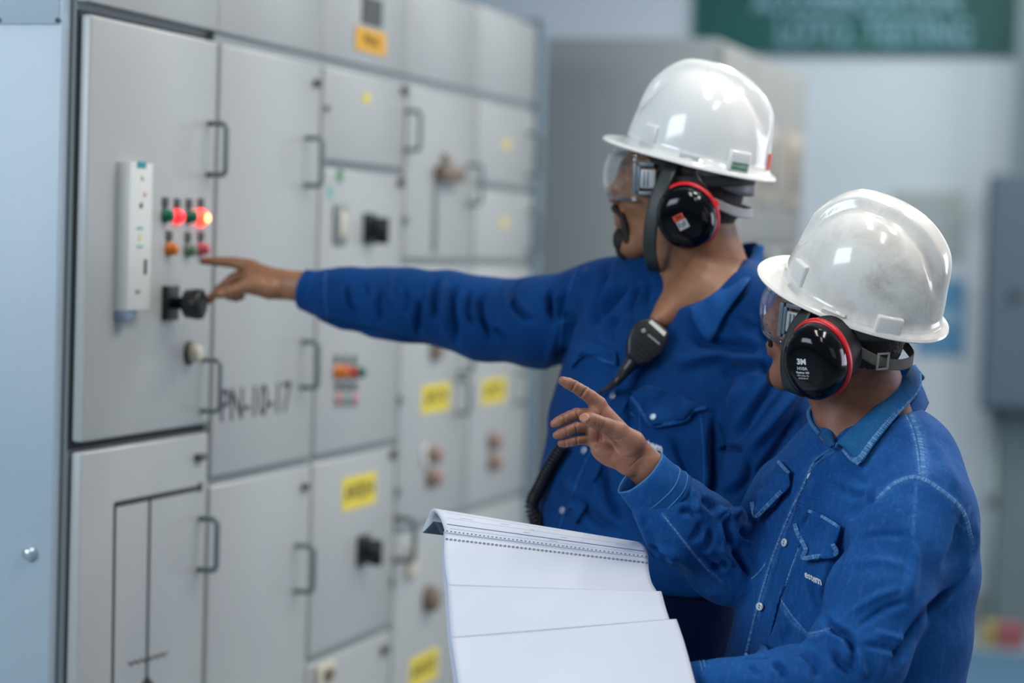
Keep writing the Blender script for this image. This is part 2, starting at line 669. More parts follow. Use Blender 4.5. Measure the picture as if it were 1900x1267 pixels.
def patch(name, S, poly, off, thick, material, parent, step=5.0, lift=None, smoothpoly=False):
    """piece of cloth cut to an outline and laid on the surface; lift(px, py) adds its own curl in metres"""
    pl = np.asarray(poly, float)
    if smoothpoly:
        pl = catmull(np.vstack([pl, pl[:1]]), 5 * (len(pl) + 1))[:-1]
    else:
        pl = resample(np.vstack([pl, pl[:1]]), step)[:-1]
    x0, y0 = pl.min(0); x1, y1 = pl.max(0)
    pts = [Vector(p) for p in pl]
    nb = len(pts)
    poly_t = [tuple(p) for p in pl]
    xs, ys = np.meshgrid(np.arange(x0 + step / 2, x1, step), np.arange(y0 + step / 2, y1, step))
    xs, ys = xs.ravel(), ys.ravel()
    dist = polydist(xs, ys, poly_t + poly_t[:1])
    inside = np.zeros(len(xs), bool)
    for (ax, ay), (bx, by) in zip(poly_t, poly_t[1:] + poly_t[:1]):
        c = ((ay > ys) != (by > ys))
        with np.errstate(divide='ignore', invalid='ignore'):
            inside ^= c & (xs < (bx - ax) * (ys - ay) / (by - ay) + ax)
    for a, b, d, i in zip(xs, ys, dist, inside):
        if i and d > step * 0.45: pts.append(Vector((a, b)))
    res = mgeo.delaunay_2d_cdt(pts, [(i, (i + 1) % nb) for i in range(nb)], [], 1, 1e-4)
    v2, faces = res[0], res[2]
    W = []
    for v in v2:
        p, n = S.hit(v.x, v.y)
        W.append(p + n * (off + (lift(v.x, v.y) if lift else 0)))
    W = np.array(W)
    o = mk(name, W, [list(f)[::-1] for f in faces], material, parent)
    # faces wind towards the viewer
    me = o.data
    me.update()
    vd = nrm(CAM - W.mean(0))
    if sum(np.dot(np.array(p.normal), vd) * p.area for p in me.polygons) < 0:
        me.flip_normals()
    mod(o, 'SOLIDIFY', thickness=thick, offset=-1)
    return o


def disc(bm, c, n, r, h, ns=16):
    add_lathe(bm, np.asarray(c), n, [(r * .8, -h), (r, -h * .2), (r, h * .5), (r * .8, h), (r * .5, h * .75), (r * .12, h * .7)], ns)
# ------------------------------------------------------------------ setting: floor, back wall, switchgear rows
ROW_D = ray(2280, 495); ROW_D[2] = 0; ROW_D = nrm(ROW_D)          # along the row, away from the viewer
ROW_N = np.array([ROW_D[1], -ROW_D[0], 0])                        # out of the doors
UP = np.array([0, 0, 1.0])
ROW_O = V(158, 450, 4.0); ROW_O[2] = 0
BAY = 0.5355
AX = np.array([ROW_D, ROW_N, UP])


def rp(s, n, z, O=None):
    return (ROW_O if O is None else O) + ROW_D * s + ROW_N * n + UP * z


def pl(px, py, off=0.0):
    """pixel of the door plane -> (s, z)"""
    d = ray(px, py)
    t = ((ROW_O + ROW_N * off - CAM) @ ROW_N) / (d @ ROW_N)
    q = CAM + t * d - ROW_O
    return q @ ROW_D, q[2]


PAINT = noise_mat('light_grey_cabinet_paint', srgb(174, 177, 174), srgb(170, 173, 172), 3.0, 0.30, 0.0, 260, spec=0.45)
PAINT_SIDE = noise_mat('daylight_tinted_panel_paint', srgb(172, 188, 198), srgb(166, 183, 194), 3.0, 0.30, 0.25, 420, spec=0.5)  # blue cast of the window daylight put into the end panel's colour
FRAME = mat('cabinet_frame_grey', srgb(140, 149, 150), 0.45)
GASKET = mat('dark_rubber_gasket', srgb(28, 40, 40), 0.7)
STEEL = mat('dull_grey_handle_metal', srgb(120, 132, 134), 0.38, 0.35)
BLACK = mat('black_plastic', srgb(22, 24, 26), 0.4)
DKGREY = mat('dark_grey_plastic', srgb(66, 70, 70), 0.5)
MIDGREY = mat('mid_grey_plastic', srgb(132, 140, 140), 0.5)
CREAM = mat('cream_plastic', srgb(206, 200, 180), 0.45)
OFFWHITE = mat('off_white_plastic', srgb(212, 214, 208), 0.4)
YELLOW = mat('yellow_label', srgb(228, 208, 70), 0.55)
AMBERL = mat('orange_yellow_label', srgb(226, 168, 30), 0.55)
INK = mat('black_ink', srgb(30, 26, 20), 0.7)
GREEN_L = mat('green_lens', srgb(0, 108, 78), 0.3)
ORANGE_L = mat('orange_lens', srgb(214, 112, 12), 0.3)
RED_L = mat('dull_red_lens', srgb(196, 84, 92), 0.3)
RED_ON = mat('lit_red_lens', (1, .02, .02), 0.3, emit=(1, .01, .015), estr=2.2)
RED_HOT = mat('bright_red_lens', (1, .05, .02), 0.3, emit=(1, .03, .02), estr=3.2)
HOT_CORE = mat('glowing_lamp_core', (1, .4, .1), 0.3, emit=(1, .30, .08), estr=6)
TEAL = mat('teal_print', srgb(0, 140, 150), 0.5)
STICK_G = mat('green_sticker', srgb(60, 130, 84), 0.5)
STICK_T = mat('pale_teal_sticker', srgb(120, 176, 172), 0.5)
BROWN = mat('brown_plastic', srgb(120, 104, 88), 0.5)
WHITE_ON = mat('pale_lit_lens', (1, .9, .8), 0.3, emit=(1, .85, .75), estr=.9)

# floor, walls
floor = mk('floor', [(-9, -4, 0), (9, -4, 0), (9, 16, 0), (-9, 16, 0)], [(0, 1, 2, 3)],
           noise_mat('pale_grey_floor_paint', srgb(138, 153, 158), srgb(129, 145, 152), 1.2, 0.35, 0.05, 90), smooth=False)
tag(floor, 'pale grey painted hall floor', 'floor', kind='structure')
BW = V(1480, 500, 10.2); BW[2] = 0                               # a point of the back wall, square to the rows


def bw(px, py, off=0.0):
    d = ray(px, py)
    t = ((BW - ROW_D * off - CAM) @ ROW_D) / (d @ ROW_D)
    return CAM + t * d


bm = bmesh.new()
add_box(bm, BW + ROW_D * 0.1 + UP * 1.9, AX, (0.1, 7.5, 1.9))
wall = bm_obj('wall_back', bm, noise_mat('white_wall_plaster', srgb(214, 226, 232), srgb(206, 220, 228), 0.8, 0.6, 0.03, 60), smooth=False)
tag(wall, 'white plastered back wall of the hall', 'wall', kind='structure')
bm = bmesh.new()
pA = bw(1895, 60); pA[2] = 0
add_box(bm, pA + ROW_N * 0.16 - ROW_D * 0.12 + UP * 1.9, AX, (0.12, 0.16, 1.9))
tag(bm_obj('wall_pillar', bm, mat('dim_grey_pillar_paint', srgb(104, 124, 128), 0.6), smooth=False), 'dark grey pillar on the back wall at the end of the green sign', 'pillar', kind='structure')
bm = bmesh.new()
add_box(bm, BW - ROW_D * 0.02 + UP * 0.06, AX, (0.02, 7.4, 0.06))
tag(bm_obj('baseboard_back', bm, mat('grey_skirting', srgb(150, 160, 164), 0.5), smooth=False), 'grey skirting along the back wall', 'baseboard', kind='structure')


# ---- builders on the row
def rbox(name, s0, s1, n0, n1, z0, z1, m, parent, bevel=0.0015, O=None, seg=2):
    bm = bmesh.new()
    add_box(bm, rp((s0 + s1) / 2, (n0 + n1) / 2, (z0 + z1) / 2, O), AX, (abs(s1 - s0) / 2, abs(n1 - n0) / 2, abs(z1 - z0) / 2), bevel, seg)
    o = bm_obj(name, bm, m, parent, smooth=True)
    return sharp(o, 50)


def pull_handle(px, y0, y1, parent, off=0.036, r=0.0055, m=None, name='pull_handle'):
    s, z1 = pl(px, y0); s2, z0 = pl(px, y1)
    s = (s + s2) / 2
    q = 0.010
    pts = [rp(s, -0.002, z0)]
    for a in np.linspace(0, math.pi / 2, 5): pts.append(rp(s, off - q + q * math.sin(a), z0 + q - q * math.cos(a)))
    for a in np.linspace(0, math.pi / 2, 5): pts.append(rp(s, off - q + q * math.cos(a), z1 - q + q * math.sin(a)))
    pts.append(rp(s, -0.002, z1))
    bm = bmesh.new(); add_tube(bm, pts, r, 10, ref=ROW_D)
    return bm_obj(name, bm, m or STEEL, parent)


def pilot(px, py, parent, lens, r=0.0105, dark_plate=True, core=None, h=0.021, name='pilot_lamp'):
    s, z = pl(px, py)
    bm = bmesh.new()
    add_lathe(bm, rp(s, -0.002, z), ROW_N, [(r * 1.28, 0), (r * 1.28, 0.006), (r * 1.1, 0.009), (r, 0.0095), (r, h * .8), (r * .85, h * .95), (r * .45, h * 1.05)], 20)
    o = bm_obj(name, bm, lens, parent)
    if core:
        pass
    if dark_plate:
        zz = z + r * 1.3 + 0.009
        rbox('lamp_name_plate', s - 0.0105, s + 0.0105, 0, 0.004, zz - 0.008, zz + 0.010, DKGREY, parent, 0.0008)
    return o


def latch(px, py, parent, w=0.018, h=0.012, m=None, t=0.010, name='latch'):
    s, z = pl(px, py)
    o = rbox(name, s - w / 2, s + w / 2, -0.002, t, z - h / 2, z + h / 2, m or DKGREY, parent, 0.003)
    return o


def round_knob(px, py, parent, r, t, m, name='key_lock'):
    s, z = pl(px, py)
    bm = bmesh.new()
    add_lathe(bm, rp(s, -0.002, z), ROW_N, [(r, 0), (r, t * .7), (r * .8, t), (r * .3, t * 1.02)], 20)
    return bm_obj(name, bm, m, parent)


def plate_label(px, py, w, h, parent, m, text=None, tsize=0.02, name='label_plate', tm=None):
    s, z = pl(px, py)
    o = rbox(name, s - w / 2, s + w / 2, 0, 0.0015, z - h / 2, z + h / 2, m, parent, 0.0)
    if text:
        text_obj('label_lettering', text, tsize, rp(s, 0.0019, z), ROW_D, UP, tm or INK, parent, 0.0003, 0.0006)
    return o


def rotary(px, py, parent, q=0.030, name='rotary_switch'):
    s, z = pl(px, py)
    rbox('switch_plate', s - q, s + q, 0, 0.010, z - q, z + q, mat('dark_green_black_plate', srgb(30, 46, 44), 0.4), parent, 0.003)
    bm = bmesh.new()
    add_lathe(bm, rp(s, 0.008, z), ROW_N, [(q * .72, 0), (q * .72, 0.012), (q * .55, 0.030), (q * .5, 0.034)], 24)
    add_box(bm, rp(s, 0.034, z - 0.004), AX, (0.007, 0.014, q * .85), 0.004)
    return bm_obj(name, bm, BLACK, parent)


G = 0.0075                        # half gap between doors
ZTOP = pl(300, 46)[1]             # lower edge of the header panels
ROW_TOP = pl(930, 24)[1]


def cabinet(k, label, splits, hdr_label=None):
    """splits: list of z heights between the doors, from the top"""
    s0, s1 = k * BAY, (k + 1) * BAY
    root = empty('switchgear_cabinet', rp((s0 + s1) / 2, -0.3, 0))
    tag(root, label, 'cabinet', 'light grey switchgear cabinets in the front row')
    rbox('body', s0 + .0005, s1 - .0005, -0.62, -0.026 if k == 0 else -0.0125, 0, ROW_TOP, FRAME, root, 0.0)
    rbox('header_panel', s0 + .001, s1 - .001, -0.028, -0.004, ZTOP + .012, ROW_TOP, PAINT, root, 0.003)
    zs = [ZTOP - 0.008] + splits + [0.06]
    doors = []
    for i in range(len(zs) - 1):
        d = rbox('door', s0 + G, s1 - G, -0.022, 0.0, zs[i + 1] + 0.008, zs[i] - (0.008 if i else 0.0), PAINT, root, 0.006, seg=3)
        doors.append(d)
    return root, doors


zA = (pl(150, 832)[1] + pl(390, 793)[1]) / 2
zB = (pl(400, 892)[1] + pl(580, 856)[1]) / 2
zC0 = (pl(605, 303)[1] + pl(745, 322)[1]) / 2
zC1 = (pl(590, 852)[1] + pl(725, 824)[1]) / 2
zC2 = (pl(585, 1224)[1] + pl(725, 1163)[1]) / 2
zD = (pl(860, 952)[1] + pl(950, 922)[1]) / 2
zM = pl(860, 488)[1]
zE = (pl(895, 344)[1] + pl(980, 356)[1]) / 2

cabA, dA = cabinet(0, 'grey switchgear cabinet nearest the viewer, with the red lit lamps and tall control unit', [zA])
cabB, dB = cabinet(1, 'grey switchgear cabinet with the black stencilled number, behind the pointing hand', [zB])
cabC, dC = cabinet(2, 'grey switchgear cabinet with two black rotary switches and an orange yellow header label', [zC0, zC1, zC2])
cabD, dD = cabinet(3, 'grey switchgear cabinet above and below the outstretched sleeve, with a breaker handle', [zM, zD])
cabE, dE = cabinet(4, 'grey switchgear cabinet farthest along the front row, with yellow dots on its doors', [zE, zM, zD])

# ---- cabinet A
A1, A2 = dA
rbox('door_gasket', 0.004, BAY - 0.004, -0.027, -0.0215, zA - 0.004, ZTOP - 0.001, GASKET, cabA, 0.0)
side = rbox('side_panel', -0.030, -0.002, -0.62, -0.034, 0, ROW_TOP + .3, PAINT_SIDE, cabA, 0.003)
zc = CAM[2] + (V(60, 47, 4.0) - CAM)[2]
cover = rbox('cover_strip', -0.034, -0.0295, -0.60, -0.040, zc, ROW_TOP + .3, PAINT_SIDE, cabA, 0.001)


def endp(px, py):
    """point of the end panel seen at a pixel"""
    d = ray(px, py); t = ((ROW_O - ROW_D * 0.030 - CAM) @ ROW_D) / (d @ ROW_D)
    return CAM + t * d


for (px, py) in ((1, 38), (109, 38)):
    bm = bmesh.new(); add_lathe(bm, endp(px, py) - ROW_D * 0.003, -ROW_D, [(0.0042, 0), (0.0042, 0.002), (0.002, 0.003)], 12)
    bm_obj('screw', bm, DKGREY, cover)
bm = bmesh.new(); add_lathe(bm, endp(57, 1025), -ROW_D, [(0.013, 0), (0.013, 0.004), (0.011, 0.012), (0.006, 0.016), (0.001, 0.017)], 20)
bm_obj('bolt', bm, mat('shiny_bolt', srgb(200, 212, 220), 0.25, 0.6), side)
for (px, py) in ((193, 190), (190, 293), (182, 645)):
    round_knob(px, py, A1, 0.0028, 0.0012, MIDGREY, 'screw')
pull_handle(386, 229, 324, A1)
pull_handle(375, 668, 762, A1, r=0.0045)
pull_handle(369, 962, 1056, A2)
latch(368, 848, A2, 0.034, 0.014, DKGREY)
# control unit
s0, z1 = pl(243, 300, .025); s1, z0 = pl(278, 575, .025)
sc = 0.5 * (s0 + s1); wv = 0.5 * (s1 - s0)
unit = rbox('control_unit', sc - wv, sc + wv, -0.002, 0.025, z0, z1, OFFWHITE, A1, 0.0012)


def un(px, py, off=0.0255):
    return pl(px, py, off)


def unit_mark(px, py, w, h, m, name):
    s, z = un(px, py)
    rbox(name, s - w / 2, s + w / 2, 0.0248, 0.0262, z - h / 2, z + h / 2, m, A1, 0.0)


unit_mark(263, 306, 0.034, 0.010, TEAL, 'unit_badge')
for (px, py, m, r) in ((265, 329, mat('pale_green_ring', srgb(206, 226, 190), .4), .0052), (269, 360, mat('pink_led', srgb(238, 160, 160), .4), .004), (262, 381, DKGREY, .0046)):
    s, z = un(px, py)
    bm = bmesh.new(); add_lathe(bm, rp(s, 0.0248, z), ROW_N, [(r, 0), (r, .002), (r * .5, .0028)], 14)
    bm_obj('status_light', bm, m, A1)
unit_mark(260, 423, 0.022, 0.004, STICK_T, 'unit_print')
unit_mark(260, 457, 0.022, 0.004, STICK_T, 'unit_print')
unit_mark(260, 440, 0.007, 0.013, mat('pale_yellow_print', srgb(222, 212, 120), .5), 'unit_print')
unit_mark(270, 495, 0.010, 0.026, DKGREY, 'unit_socket')
unit_mark(256, 541, 0.018, 0.006, MIDGREY, 'unit_print')
rbox('cable_entry', sc - wv, sc - wv + 0.03, 0.0, 0.023, z0 - 0.018, z0 + 0.001, mat('blue_grey_plastic', srgb(120, 138, 158), .5), A1, 0.001)
for (px, py, m) in ((305, 400, GREEN_L), (327, 402, RED_ON), (349, 402, GREEN_L), (371, 404, RED_HOT), (312, 462, ORANGE_L), (347, 464, mat('grey_green_lens', srgb(96, 124, 104), .3)), (371, 462, RED_L)):
    pilot(px, py, A1, m, r=0.0105 if m is not RED_HOT else 0.013, h=.016 if m in (RED_ON, RED_HOT) else .020)
s, z = pl(371, 404)
bm = bmesh.new(); add_lathe(bm, rp(s, 0.0135, z), ROW_N, [(0.0085, 0), (0.007, 0.004), (0.001, 0.006)], 16)
bm_obj('lamp_glow_core', bm, HOT_CORE, A1)
# black rotary operating handle
s, z = pl(312, 562)
hp = rbox('handle_plate', s - .027, s + .027, 0, 0.010, z - 0.031, z + 0.031, BLACK, A1, 0.002)
bm = bmesh.new()
add_lathe(bm, rp(s, 0.006, z), ROW_N, [(0.011, 0), (0.011, 0.026), (0.020, 0.027), (0.026, 0.031), (0.026, 0.056), (0.022, 0.061), (0.005, 0.062)], 24)
add_box(bm, rp(s, 0.058, z), AX, (0.012, 0.010, 0.027), 0.005)
bm_obj('operating_handle', bm, BLACK, A1)
round_knob(350, 655, A1, 0.022, 0.010, mat('dark_brown_base', srgb(70, 66, 60), .5), 'lock_base')
round_knob(350, 655, A1, 0.017, 0.026, CREAM, 'lock_knob')
# painted single-line diagram on the lower door
LINE = mat('black_line_paint', srgb(34, 38, 40), 0.6)


def strip_line(p0, p1, w, parent, name='diagram_line'):
    a = rp(pl(*p0)[0], 0.0006, pl(*p0)[1]); b = rp(pl(*p1)[0], 0.0006, pl(*p1)[1])
    bm = bmesh.new()
    t = nrm(b - a); q = np.cross(ROW_N, t)
    add_box(bm, (a + b) / 2, np.array([t, q, ROW_N]), (np.linalg.norm(b - a) / 2, w / 2, 0.0006))
    return bm_obj(name, bm, LINE, parent, smooth=False)


strip_line((213, 936), (368, 905), 0.009, A2)
strip_line((213, 934), (208, 1300), 0.008, A2)
strip_line((278, 922), (272, 1262), 0.008, A2)
s, z = pl(371, 903)
bm = bmesh.new(); add_lathe(bm, rp(s, 0, z), ROW_N, [(0.009, 0), (0.009, .0014), (0.004, .0016)], 16)
bm_obj('diagram_dot', bm, LINE, A2)
zig = [(238 + i * 6, 1232 - i * 1.7 + (3 if i % 2 else -3)) for i in range(13)]
bm = bmesh.new()
add_tube(bm, [rp(pl(*p)[0], 0.0005, pl(*p)[1]) for p in zig], 0.0018, 5)
bm_obj('diagram_zigzag', bm, LINE, A2)
bm = bmesh.new()
add_prism(bm, [rp(pl(*p)[0], 0.0002, pl(*p)[1]) for p in ((272, 1252), (258, 1278), (287, 1272))], ROW_N * 0.001)
bm_obj('diagram_arrow', bm, LINE, A2, smooth=False)

# ---- cabinet B
B1, B2 = dB
pull_handle(567, 256, 344, B1)
pull_handle(560, 634, 718, B1)
pull_handle(548, 1012, 1096, B2, off=0.04)
latch(586, 154, B1, 0.026, 0.014, DKGREY); latch(563, 903, B2, 0.026, 0.014, DKGREY)
a = pl(406, 750); b = pl(548, 742)
text_obj('stencilled_number', 'PN-10-17', 0.088, rp((a[0] + b[0]) / 2 - .012, 0.0006, pl(470, 748)[1]), ROW_D, UP, mat('stencil_ink', srgb(46, 44, 52), .7), B1, 0.0003, 0.0008, 1.0, sx=1.04)

# ---- cabinet C
C0, C1, C2, C3 = dC
pull_handle(752, 206, 278, C0)
latch(749, 168, C0, 0.03, 0.018, DKGREY); latch(742, 338, C1, 0.03, 0.018, DKGREY); latch(751, 407, C1, 0.022, 0.016, MIDGREY)
latch(741, 740, C1, 0.022, 0.016, MIDGREY); latch(728, 842, C2, 0.034, 0.018, DKGREY); latch(737, 910, C2, 0.024, 0.016, MIDGREY)
latch(711, 1205, C3, 0.034, 0.018, DKGREY); latch(728, 1078, C2, 0.026, 0.016, MIDGREY); latch(605, 200, C0, 0.016, 0.012, MIDGREY)
plate_label(680, 182, 0.040, 0.022, C0, YELLOW)
plate_label(630, 326, 0.030, 0.026, C1, STICK_G); plate_label(613, 356, 0.030, 0.024, C1, STICK_T)
s, z = pl(629, 416)
rbox('rocker_frame', s - .036, s + .036, 0, 0.008, z - .042, z + .042, MIDGREY, C1, 0.006)
rbox('rocker_switch', s - .017, s + .017, 0.006, 0.013, z - .027, z + .027, CREAM, C1, 0.004)
rotary(683, 424, C1, 0.034)
for (px, py, m) in ((623, 690, ORANGE_L), (639, 690, mat('deep_red_lens', srgb(176, 40, 30), .3)), (655, 690, GREEN_L),
                   (626, 740, mat('pale_pink_lens', srgb(188, 140, 146), .3)), (641, 740, mat('pale_green_lens', srgb(130, 160, 150), .3)), (656, 740, mat('pale_pink_lens', (0, 0, 0)))):
    pilot(px, py, C1, m, r=0.0125, h=0.03 if py < 700 else 0.012)
s, z = pl(619, 683)
plate_label(666, 911, 0.215, 0.072, C2, YELLOW, 'AW2014', 0.05)
rotary(671, 1020, C2, 0.034)
s, z = pl(598, 1256)
rbox('rocker_switch', s - .05, s + .05, 0, 0.012, z - .03, z + .03, CREAM, C3, 0.004)
rbox('rocker_lever', s - .02, s + .02, 0.01, 0.022, z - .006, z + .02, BROWN, C3, 0.003)
pull_handle(735, 962, 1038, C2, off=0.045, r=0.007)
hz = pl(693, 22)
rbox('dark_nameplate', hz[0] - .062, hz[0] + .062, -0.004, -0.001, hz[1] - .030, hz[1] + .030, DKGREY, cabC, 0.0)
hz = pl(690, 77)
rbox('header_label', hz[0] - .095, hz[0] + .095, -0.004, -0.001, hz[1] - .025, hz[1] + .025, AMBERL, cabC, 0.0)
text_obj('label_lettering', 'P10-16', 0.036, rp(hz[0], -0.0006, hz[1]), ROW_D, UP, INK, cabC, 0.0003, 0.0008)

# ---- cabinet D
D1, D2, D3 = dD
pull_handle(868, 306, 378, D1)
pull_handle(846, 704, 766, D2); pull_handle(852, 640, 690, D2)
s, z = pl(826, 322)
rbox('breaker_handle', s - .085, s + .075, 0, 0.03, z - .020, z + .016, BROWN, D1, 0.006)
rbox('breaker_slot', s - .085, s - .055, 0, 0.006, z - .19, z - .01, MIDGREY, D1, 0.004)
rbox('breaker_cap', s - .03, s + .01, 0, 0.02, z + .02, z + .05, mat('pale_brown_plastic', srgb(168, 160, 150), .5), D1, 0.006)
plate_label(808, 738, 0.215, 0.068, D2, YELLOW, 'AP1174', 0.05)
for (px, py) in ((796, 843), (796, 886)):
    pilot(px, py, D2, BROWN, r=0.020, dark_plate=False, h=0.02)
    pilot(px + 14, py, D2, mat('dusty_pink_lens', srgb(168, 122, 114), .4), r=0.017, dark_plate=False, h=0.016)
s, z = pl(796, 843)
bm = bmesh.new(); add_lathe(bm, rp(s - 0.03, 0.0, z), ROW_N, [(0.028, 0), (0.028, .006), (0.022, .008), (0.022, .004), (0.004, .004)], 20)
bm_obj('lamp_bezel', bm, OFFWHITE, D2)
s, z = pl(806, 651)
rbox('small_switch', s - .03, s + .03, 0, 0.015, z - .02, z + .02, BROWN, D2, 0.004)
s, z = pl(760, 1040)
rbox('rocker_switch', s - .03, s + .03, 0, 0.014, z - .036, z + .036, CREAM, D3, 0.004)
round_knob(792, 1110, D3, 0.032, 0.03, BROWN, 'round_switch')
plate_label(786, 1240, 0.215, 0.075, D3, YELLOW, 'AW1071', 0.05)

# ---- cabinet E
E1, E2, E3, E4 = dE
pull_handle(978, 248, 326, E1); pull_handle(978, 392, 466, E2); pull_handle(958, 690, 746, E3)
plate_label(940, 268, 0.07, 0.028, E1, mat('faded_yellow_label', srgb(214, 200, 130), .55)); plate_label(935, 413, 0.07, 0.028, E2, mat('faded_yellow_label', (0, 0, 0)))
plate_label(916, 725, 0.215, 0.064, E3, YELLOW, 'AP1175', 0.05)
for (px, py) in ((910, 818), (910, 857)):
    pilot(px, py, E3, BROWN, r=0.020, dark_plate=False, h=0.02)
    pilot(px + 12, py, E3, mat('dusty_pink_lens', (0, 0, 0)), r=0.016, dark_plate=False, h=0.016)
bm = bmesh.new()
add_box(bm, rp(5 * BAY + 0.03, -0.3, (ROW_TOP + .02) / 2), AX, (0.028, 0.31, (ROW_TOP + .02) / 2), 0.003)
bm_obj('end_post', bm, mat('blue_grey_post_paint', srgb(108, 128, 140), .5), cabE)

# ---- the second row, standing farther back and farther out
Z2 = 7.05
P2 = V(1330, 500, Z2); P2[2] = 0
top2 = (V(1330, 72, Z2))[2]
n_w = 0.56
O2 = P2
for k in range(3):
    root = empty('tall_cabinet', O2 + ROW_D * (0.24 + .48 * k) - ROW_N * 0.3)
    tag(root, ['grey cabinet end behind the pointing man, plain flat side', 'beige fronted cabinet behind the far hard hat, second in the rear row', 'beige fronted cabinet deepest in the rear row near the white wall'][k], 'cabinet', 'rear row of cabinets')
    rbox('body', .48 * k, .48 * (k + 1), -n_w, -0.02, 0, top2, mat('shaded_grey_cabinet_paint', srgb(164, 172, 172), .45), root, 0.004, O2)  # body grey has the shade on the rear row mixed into it
    dd = rbox('door', .48 * k + .008, .48 * (k + 1) - .008, -0.02, 0.0, 0.08, 1.52, mat('warm_grey_door_paint', srgb(156, 156, 152), .5), root, 0.004, O2)
    rbox('header_panel', .48 * k + .008, .48 * (k + 1) - .008, -0.02, 0.0, 1.53, top2 - .01, mat('warm_grey_door_paint', (0, 0, 0)), root, 0.004, O2)
    rbox('beige_plate', .48 * k + .08, .48 * (k + 1) - .1, 0.0, 0.012, 1.66, 1.90, mat('beige_plate', srgb(186, 176, 160), .5), root, 0.003, O2)
    rbox('grille', .48 * k + .14, .48 * (k + 1) - .17, 0.012, 0.018, 1.70, 1.86, mat('grey_brown_grille', srgb(138, 130, 120), .5), root, 0.003, O2)
    rbox('meter', .48 * k + .12, .48 * k + .24, 0.0, 0.03, 1.42, 1.50, DKGREY, dd, 0.004, O2)
    bm = bmesh.new(); add_tube(bm, [rp(.48 * k + .42, 0, 1.18, O2), rp(.48 * k + .42, .04, 1.19, O2), rp(.48 * k + .42, .04, 1.33, O2), rp(.48 * k + .42, 0, 1.34, O2)], .008, 8, ref=ROW_D)
    bm_obj('pull_handle', bm, DKGREY, dd)

# ---- on the back wall
p0 = bw(1287, 99); p1 = bw(1888, 99); pt = bw(1500, -45)
sg = empty('green_sign', (p0 + p1) / 2)
tag(sg, 'dark green wall sign with white lettering, cut by the top of the photo', 'sign')
zz0 = p0[2]; zz1 = pt[2]
wsg = np.dot(p1 - p0, ROW_N)
bm = bmesh.new()
cs = p0 + ROW_N * wsg / 2; cs[2] = (zz0 + zz1) / 2
add_box(bm, cs - ROW_D * 0.015, AX, (0.015, wsg / 2, (zz1 - zz0) / 2), 0.003)
bm_obj('board', bm, mat('dark_green_sign_paint', srgb(10, 88, 84), .5), sg, smooth=False)
WLET = mat('white_sign_lettering', srgb(120, 166, 178), .5)
for (txt, x0, x1, y, sz) in (('ACCOMMODATION', 1395, 1780, 6, 0.12), ('LOTO, TESTING', 1440, 1800, 62, 0.15)):
    c = bw((x0 + x1) / 2, y, 0.031)
    o = text_obj('lettering', txt, sz, c, ROW_N, UP, WLET, sg, 0.001, 0.004)
    w = np.ptp(np.array([v.co[:] for v in o.data.vertices]) @ ROW_N)
    want = np.dot(bw(x1, y) - bw(x0, y), ROW_N)
    lc = c - WO[o.name]
    for v in o.data.vertices:
        q = np.array(v.co) - lc; d = q @ ROW_N
        v.co = Vector(lc + q + ROW_N * d * (want / w - 1))


def wallbox(name, x0, x1, y0, y1, t, m, label, cat, parts=None, bevel=0.004):
    a = bw(x0, y1); b = bw(x1, y0)
    w = np.dot(b - a, ROW_N)
    root = empty(name, a + ROW_N * w / 2 - ROW_D * t / 2)
    tag(root, label, cat)
    bm = bmesh.new()
    add_box(bm, a + ROW_N * w / 2 - ROW_D * t / 2 + UP * (b[2] - a[2]) / 2, AX, (t / 2, w / 2, (b[2] - a[2]) / 2), bevel)
    bm_obj('panel' if parts is None else parts, bm, m, root, smooth=False)
    return root, a, w, b[2] - a[2]


nb, a, w, h = wallbox('notice_board', 1655, 1790, 352, 470, 0.02, mat('pale_grey_board', srgb(184, 192, 190), .6), 'pale grey notice board on the white back wall behind the near hard hat', 'notice board')
bm = bmesh.new(); add_box(bm, a + ROW_N * w / 2 - ROW_D * 0.022 + UP * h * .55, AX, (0.002, w * .4, h * .32)); bm_obj('notice', bm, mat('grey_notice_paper', srgb(170, 180, 180), .7), nb, smooth=False)
ps, a, w, h = wallbox('blue_poster', 1700, 1793, 520, 655, 0.01, mat('blue_poster_print', srgb(96, 156, 196), .6), 'light blue poster low on the white wall behind the near hard hat', 'poster', 'sheet', 0.0)
bm = bmesh.new(); add_box(bm, a + ROW_N * w / 2 - ROW_D * 0.0115 + UP * h * .5, AX, (0.001, w * .42, h * .1)); bm_obj('pale_band', bm, mat('pale_blue_print', srgb(150, 190, 214), .6), ps, smooth=False)
wp, a, w, h = wallbox('white_paper', 1792, 1826, 440, 545, 0.006, mat('white_paper', srgb(226, 234, 240), .6), 'white sheet of paper on the back wall beside the slate grey wall cabinet', 'paper', 'sheet', 0.0)
# slate wall cabinet at the right edge
gc, a, w, h = wallbox('wall_cabinet', 1832, 1990, 332, 752, 0.34, mat('slate_grey_paint', srgb(80, 98, 112), .5), 'slate grey wall cabinet at the right edge of the photo', 'cabinet', 'body')
bm = bmesh.new(); add_box(bm, a + ROW_N * w / 2 - ROW_D * 0.35 + UP * h / 2, AX, (0.012, w / 2 - .02, h / 2 - .02), 0.004)
dgc = bm_obj('door', bm, mat('slate_grey_door', srgb(84, 102, 116), .5), gc, smooth=False)
bm = bmesh.new(); add_lathe(bm, a + ROW_N * (w * .42) - ROW_D * 0.36 + UP * h * .5, -ROW_D, [(0.02, 0), (0.02, .02), (0.012, .03)], 16); bm_obj('door_knob', bm, DKGREY, dgc)
